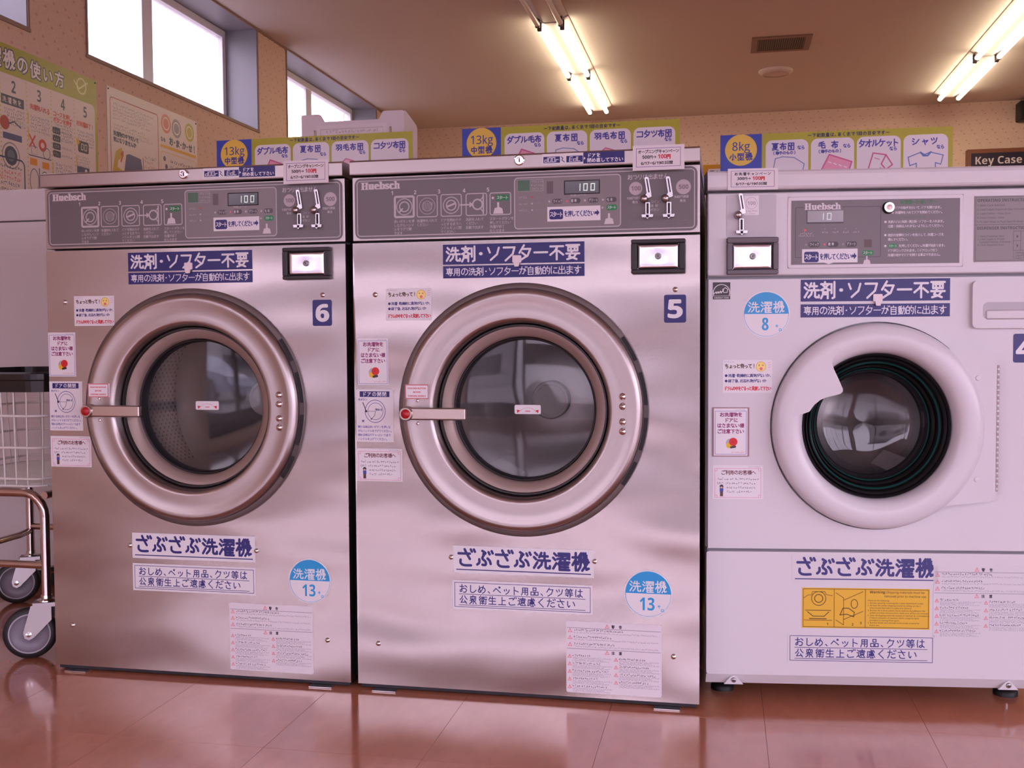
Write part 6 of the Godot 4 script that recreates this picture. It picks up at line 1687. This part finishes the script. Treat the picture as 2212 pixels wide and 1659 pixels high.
func cart() -> void:
	var t := thing("laundry_cart", "white wire laundry cart with a black rim and chrome legs", "cart", Vector3(-0.983, 0, -0.31))
	var x0 := -0.188
	var x1 := 0.188
	var z0 := -0.228
	var z1 := 0.227
	var tubing := plain(Color(0.74, 0.68, 0.66), 0.16, 1.0)
	var wire := plain(Color(0.86, 0.86, 0.84), 0.35)
	# two leg hoops, front and rear
	for z in [z0, z1]:
		var p := PackedVector3Array()
		p.append(Vector3(x0, 0.145, z))
		p.append(Vector3(x0, 0.33, z))
		for k in 7: p.append(Vector3(x0 + 0.055 - cos(k * PI / 12) * 0.055, 0.333 + sin(k * PI / 12) * 0.055, z))
		for k in range(6, -1, -1): p.append(Vector3(x1 - 0.055 + cos(k * PI / 12) * 0.055, 0.333 + sin(k * PI / 12) * 0.055, z))
		p.append(Vector3(x1, 0.33, z)); p.append(Vector3(x1, 0.145, z))
		part("leg_hoop", Form.new().tube(p, 0.0105, 14), tubing, t, "bent chrome leg tube")
		part("rail", Form.new().tube(PackedVector3Array([Vector3(x0, 0.217, z), Vector3(x1, 0.217, z)]), 0.009, 12), tubing, t)
	for x in [x0, x1]:
		part("rail", Form.new().tube(PackedVector3Array([Vector3(x, 0.205, z0), Vector3(x, 0.200, z0 + 0.05), Vector3(x, 0.200, z1 - 0.05), Vector3(x, 0.205, z1)]), 0.009, 12), tubing, t)
		part("rail", Form.new().tube(PackedVector3Array([Vector3(x, 0.382, z0 + 0.0), Vector3(x, 0.382, z1)]), 0.009, 12), tubing, t)
	# casters
	for q in [[x0, z0, 0.5], [x1, z0, 0.6], [x0, z1, 0.2], [x1, z1, 0.42]]:
		var ca := Node3D.new()
		ca.name = "caster"
		t.add_child(ca, true)
		ca.position = Vector3(q[0], 0, q[1])
		ca.rotation.y = q[2]
		var R := 0.060
		var off := -0.037
		part("tyre", Form.new().lathe(off, R, PackedVector2Array([V2(R - 0.014, -0.014), V2(R - 0.004, -0.014), V2(R - 0.0005, -0.009), V2(R, 0.0), V2(R - 0.0005, 0.009), V2(R - 0.004, 0.014), V2(R - 0.014, 0.014)]), 40, 0, TAU, 60), plain(Color(0.10, 0.10, 0.11), 0.5), ca, "dark rubber tyre")
		part("wheel_disc", Form.new().lathe(off, R, PackedVector2Array([V2(R - 0.013, -0.012), V2(R - 0.013, 0.0125), V2(R - 0.017, 0.0135), V2(R - 0.019, 0.010), V2(0.020, 0.006), V2(0.012, 0.011), V2(0.0, 0.011)]), 40, 0, TAU, 50), plain(Color(0.50, 0.48, 0.53), 0.4), ca, "grey plastic wheel disc")
		part("wheel_rim", Form.new().lathe(off, R, PackedVector2Array([V2(R - 0.0128, 0.010), V2(R - 0.0132, 0.0142), V2(R - 0.0160, 0.0142), V2(R - 0.0165, 0.012)]), 40), plain(Color(0.66, 0.64, 0.68), 0.4), ca, "pale ring round the wheel disc")
		for s in [-1.0, 1.0]:
			var fk := Form.new().slab(outline([0.013, 0.130, -0.032, 0.126, -0.0495, 0.064, -0.047, 0.051, -0.037, 0.046, -0.027, 0.051, 0.013, 0.092]), -0.0012, 0.0012)
			part("fork", fk.moved(Transform3D(Basis(), Vector3(0, 0, s * 0.0175))), plain(Color(0.60, 0.57, 0.57), 0.34, 1.0), ca, "bright steel caster fork")
		part("fork_crown", Form.new().box(Vector3(-0.030, 0.120, -0.0185), Vector3(0.028, 0.134, 0.0185), 0.003), plain(Color(0.60, 0.57, 0.57), 0.34, 1.0), ca)
		part("axle", Form.new().lathe(off, R, PackedVector2Array([V2(0.0065, 0.018), V2(0.0065, 0.0215), V2(0.0, 0.0225)]), 14), chrome, ca)
		part("swivel", Form.new().lathe(0, 0, PackedVector2Array([V2(0.021, 0.134), V2(0.021, 0.1365), V2(0.0125, 0.140), V2(0.0125, 0.147), V2(0.0, 0.147)]), 24).moved(Transform3D(Basis(Vector3(1, 0, 0), -PI / 2), Vector3.ZERO)), chrome, ca)
	# tapering wire basket
	var loop := func(y: float, grow: float) -> PackedVector3Array:
		var p := PackedVector3Array()
		for q in rounded(-0.193 - grow, -0.232 - grow, 0.193 + grow, 0.232 + grow, 0.045, 6): p.append(Vector3(q.x, y, q.y))
		return p
	var spread := func(y: float) -> float: return (y - 0.404) / 0.24 * 0.026
	for y in [0.404, 0.421, 0.495, 0.570]:
		part("hoop", Form.new().tube(loop.call(y, spread.call(y) + 0.002), 0.0030 if y > 0.41 else 0.0026, 8, true), wire, t)
	var bottom: PackedVector3Array = []
	var line := func(a: Vector2, out: Vector2) -> Form:
		var g: float = spread.call(0.64)
		return Form.new().tube(PackedVector3Array([Vector3(a.x, 0.402, a.y), Vector3(a.x + out.x * g, 0.64, a.y + out.y * g)]), 0.0021, 6)
	for k in 11:
		var x := -0.150 + k * 0.030
		part("wire", line.call(V2(x, 0.232), V2(x / 0.193, 1)), wire, t); part("wire", line.call(V2(x, -0.232), V2(x / 0.193, -1)), wire, t)
	for k in 14:
		var z := -0.190 + k * 0.0292
		part("wire", line.call(V2(0.193, z), V2(1, z / 0.232)), wire, t); part("wire", line.call(V2(-0.193, z), V2(-1, z / 0.232)), wire, t)
	part("corner_wire", line.call(V2(0.180, 0.219), V2(0.75, 0.75)), wire, t); part("corner_wire", line.call(V2(-0.180, 0.219), V2(-0.75, 0.75)), wire, t)
	for k in 30: part("floor_wire", Form.new().tube(PackedVector3Array([Vector3(-0.192, 0.4035, -0.218 + k * 0.015), Vector3(0.192, 0.4035, -0.218 + k * 0.015)]), 0.0017, 5), wire, t)
	for k in 9: part("floor_wire", Form.new().tube(PackedVector3Array([Vector3(-0.16 + k * 0.04, 0.4015, -0.230), Vector3(-0.16 + k * 0.04, 0.4015, 0.230)]), 0.0019, 5), wire, t)
	# black plastic rim
	var rim := Form.new()
	var lo: PackedVector3Array = loop.call(0.626, 0.026)
	var n := lo.size()
	for i in n:
		var j := (i + 1) % n
		for s in [[0.006, 0.626, 0.0075, 0.640], [0.0075, 0.640, 0.009, 0.652], [0.009, 0.652, 0.011, 0.655], [0.011, 0.655, 0.011, 0.668], [0.011, 0.668, 0.006, 0.672], [0.006, 0.672, -0.006, 0.672], [-0.006, 0.672, -0.006, 0.626]]:
			var ring0 := func(q: int, d: float, y: float) -> Vector3:
				var o := Vector3(lo[q].x, 0, lo[q].z)
				var c2 := Vector3(signf(o.x) * minf(absf(o.x), 0.174), 0, signf(o.z) * minf(absf(o.z), 0.213))
				return Vector3(o.x, y, o.z) + (o - c2).normalized() * d
			var A: Vector3 = ring0.call(i, s[0], s[1]); var B: Vector3 = ring0.call(j, s[0], s[1]); var C: Vector3 = ring0.call(j, s[2], s[3]); var D: Vector3 = ring0.call(i, s[2], s[3])
			var nn := (B - A).cross(D - A).normalized()
			var mid := (A + C) / 2.0
			if s[0] > 0.0 and s[2] >= 0.0 and nn.dot(Vector3(mid.x, 0, mid.z) + Vector3.UP * 0.3) < 0: nn = -nn
			if s[0] < 0.0 and s[2] < 0.0 and nn.dot(Vector3(mid.x, 0, mid.z)) > 0: nn = -nn
			rim.quad(A, B, C, D, nn)
	part("rim", rim, plain(Color(0.075, 0.072, 0.078), 0.38), t, "black plastic basket rim")

func others() -> void:
	stand_board(Vector3(-0.632, 1.1132, -0.65), "board_0", 0.190, "13kg load board in front of the white plastic stand", -0.012)
	stand_board(Vector3(0.079, 1.1132, -0.65), "board_0", 0.190, "13kg load board on the middle washer, below the lit tubes")
	stand_board(Vector3(0.756, 1.0738, -0.665), "board_1", 0.185, "8kg load board standing on the white washer", 0.02, 0.562)
	wall_poster("instruction_poster", "poster_use", -2.184, 1.911, 0.82, 0.76, "yellow edged how-to poster with numbered columns on the left wall")
	wall_poster("notice_poster", "poster_stain", -3.092, 1.911, 0.83, 0.64, "white poster with a red frame and three round badges under the window")
	cart()
	var cream := plain(Color(0.83, 0.82, 0.83), 0.4)
	var c := thing("storage_cabinet", "pale grey white cabinet behind the laundry cart", "cabinet", Vector3(-1.45, 0, -0.70))
	part("body", Form.new().box(Vector3(-0.48, 0.045, -0.55), Vector3(0.47, 1.1975, -0.02), 0.004), cream, c)
	part("door_panel", Form.new().box(Vector3(-0.48, 0.05, -0.021), Vector3(0.47, 1.1015, 0.0), 0.003), cream, c)
	part("top_panel", Form.new().box(Vector3(-0.48, 1.1045, -0.021), Vector3(0.47, 1.1975, 0.0), 0.003), cream, c)
	part("plinth", Form.new().box(Vector3(-0.46, 0.0, -0.53), Vector3(0.45, 0.046, -0.04), 0.002), plain(Color(0.09, 0.085, 0.09), 0.6), c)
	# white plastic stand with ears behind the left machine
	var p := plain(Color(0.88, 0.84, 0.86), 0.4)
	var r := thing("plastic_stand", "white plastic stand with raised corners behind the left load board", "stand", Vector3(-0.358, 0, -1.0))
	# front panel with two grip holes
	var fr := Form.new().slab(outline([-0.126, 0.75, -0.126, 1.4415, -0.160, 1.4405, -0.166, 1.436, -0.160, 0.75]), -0.012, 0.0)
	fr.slab(outline([-0.126, 0.75, -0.117, 0.75, -0.117, 1.366, -0.126, 1.366]), -0.012, 0.0).slab(outline([-0.126, 1.394, -0.117, 1.390, -0.117, 1.4415, -0.126, 1.4415]), -0.012, 0.0)
	fr.slab(outline([-0.117, 0.75, 0.119, 0.75, 0.119, 1.442, 0.104, 1.4420, 0.098, 1.440, 0.086, 1.4175, -0.092, 1.4175, -0.106, 1.440, -0.112, 1.4415, -0.117, 1.4415]), -0.012, 0.0)
	fr.slab(outline([0.119, 0.75, 0.127, 0.75, 0.127, 1.366, 0.119, 1.366]), -0.012, 0.0).slab(outline([0.119, 1.394, 0.127, 1.394, 0.127, 1.442, 0.119, 1.442]), -0.012, 0.0)
	fr.slab(outline([0.127, 0.75, 0.160, 0.75, 0.166, 1.438, 0.160, 1.4415, 0.127, 1.442]), -0.012, 0.0)
	part("front_panel", fr, p, r)
	for s in [-1.0, 1.0]:
		part("side_panel", Form.new().slab(outline([0.0, 0.75, 0.0, 1.440, -0.010, 1.4425, -0.030, 1.4420, -0.130, 1.421, -0.140, 1.413, -0.125, 0.75]), -0.005, 0.005).moved(Transform3D(Basis(Vector3(0, 1, 0), -PI / 2), Vector3(s * 0.161, 0, -0.002))), p, r)
		part("leg", Form.new().box(Vector3(s * 0.150 - 0.014, 0.0, -0.125), Vector3(s * 0.150 + 0.014, 0.752, -0.005), 0.004), p, r)
	part("back_panel", Form.new().box(Vector3(-0.158, 0.75, -0.128), Vector3(0.158, 1.30, -0.120), 0.002), p, r)
	printed("leaflet", prints.leaflet, V2(-0.116, 1.26), V2(0.112, 1.406), 0.0, 0.001, r, "white printed sheet", 0.5)
	# key case on the back wall
	var kc := thing("key_case", "brown wooden box on the back wall with a dark sign reading Key Case", "key box", Vector3(2.70, 1.85, BACK))
	part("box", Form.new().box(Vector3(-0.03, 0.0, 0.0), Vector3(0.52, 0.385, 0.06), 0.004), plain(Color(0.50, 0.30, 0.20), 0.5), kc)
	printed("sign", prints.key_case, V2(0.0, 0.235), V2(0.40, 0.352), 0.06, 0.002, kc, "dark sign with pale lettering", 0.4)
	var sp := thing("wall_speaker", "black box high on the back wall at the right edge", "speaker", Vector3(3.12, 2.44, BACK))
	part("case", Form.new().box(Vector3(-0.08, 0.0, 0.0), Vector3(0.22, 0.15, 0.14), 0.008), black_rubber, sp)
	part("grille", Form.new().box(Vector3(-0.07, 0.01, 0.138), Vector3(0.21, 0.14, 0.144), 0.003), plain(Color(0.12, 0.11, 0.11), 0.8), sp)
	# slim white post with a yellow notice between the steel and the white machine
	var ns := thing("notice_post", "yellow notice on a slim white post between the washers 5 and 4", "notice", Vector3(0.712, 0, -1.2))
	part("post", Form.new().box(Vector3(-0.018, 0.0, -0.03), Vector3(0.030, 1.2335, 0.0), 0.003), p, ns)
	printed("notice", prints.yellow_paper, V2(-0.010, 1.2), V2(0.062, 1.272), 0.0005, 0.002, ns, "yellow notice", 0.5, Color(0.55, 0.2, 0.15))

# ---------------------------------------------------------------- outside, mirrored in the door glass
func parked_car(at: Vector3, turn: float, paint: Color, tall: bool, label: String) -> void:
	var t := thing("parked_car", label, "car", at, turn, "cars outside")
	var H := 1.85 if tall else 1.42
	var side: PackedVector2Array
	if tall: side = outline([-1.70, 0.28, 1.66, 0.28, 1.70, 0.55, 1.62, 0.95, 1.30, 1.02, 0.92, 1.78, 0.75, 1.85, -1.60, 1.85, -1.70, 1.70])
	else: side = outline([-2.10, 0.30, 2.05, 0.28, 2.12, 0.50, 2.02, 0.74, 1.15, 0.92, 0.45, 1.38, 0.20, 1.42, -0.75, 1.42, -1.35, 1.02, -2.05, 0.95, -2.14, 0.65])
	var m := StandardMaterial3D.new()
	m.albedo_color = paint
	m.roughness = 0.25
	m.clearcoat_enabled = true
	part("body", Form.new().slab(side, -0.74, 0.74), m, t)
	var glass := plain(Color(0.06, 0.07, 0.09), 0.08)
	var win := outline([-1.45, 1.05, 1.12, 1.08, 0.84, 1.68, -1.45, 1.70]) if tall else outline([-1.20, 0.98, 0.95, 0.96, 0.38, 1.32, -0.72, 1.34])
	for s in [-1.0, 1.0]: part("side_window", Form.new().slab(win, s * 0.745 - 0.006, s * 0.745 + 0.006), glass, t)
	var xs := 1.14 if tall else 1.32
	for x in [-xs, xs]:
		for s in [-1.0, 1.0]:
			part("wheel", Form.new().lathe(x, 0.30, PackedVector2Array([V2(0.30, -0.09), V2(0.30, 0.09), V2(0.20, 0.095), V2(0.18, 0.07), V2(0.0, 0.085)]), 28).moved(Transform3D(Basis(Vector3(0, 1, 0), PI if s < 0 else 0.0), Vector3(x * 2.0 if s < 0 else 0.0, 0, s * 0.68))), plain(Color(0.09, 0.09, 0.10), 0.6), t)

func outside() -> void:
	setting("floor_yard", Form.new().box(Vector3(-45, -0.4, -20), Vector3(45, -0.12, 60), 0.0), plain(Color(0.50, 0.49, 0.49), 0.9))
	parked_car(Vector3(-0.2, -0.12, 11.2), 0.0, Color(0.90, 0.90, 0.91), true, "white van parked outside the shop front")
	parked_car(Vector3(-7.6, -0.12, 13.0), 0.3, Color(0.55, 0.60, 0.68), false, "silver blue car parked outside the side window")
	var b := thing("shop_building", "long white building across the yard outside", "building", Vector3(-6, -0.12, 34))
	part("wall", Form.new().box(Vector3(-18, 0, 0), Vector3(18, 5.2, 8), 0.0), plain(Color(0.62, 0.61, 0.61), 0.8), b)
	part("roof", Form.new().box(Vector3(-18.5, 5.2, -0.6), Vector3(18.5, 5.7, 8.5), 0.0), plain(Color(0.35, 0.33, 0.34), 0.7), b)
	for k in 6: part("window", Form.new().box(Vector3(-16 + k * 5.5, 0.9, -0.03), Vector3(-13 + k * 5.5, 2.6, 0.02), 0.0), plain(Color(0.15, 0.17, 0.20), 0.15), b)
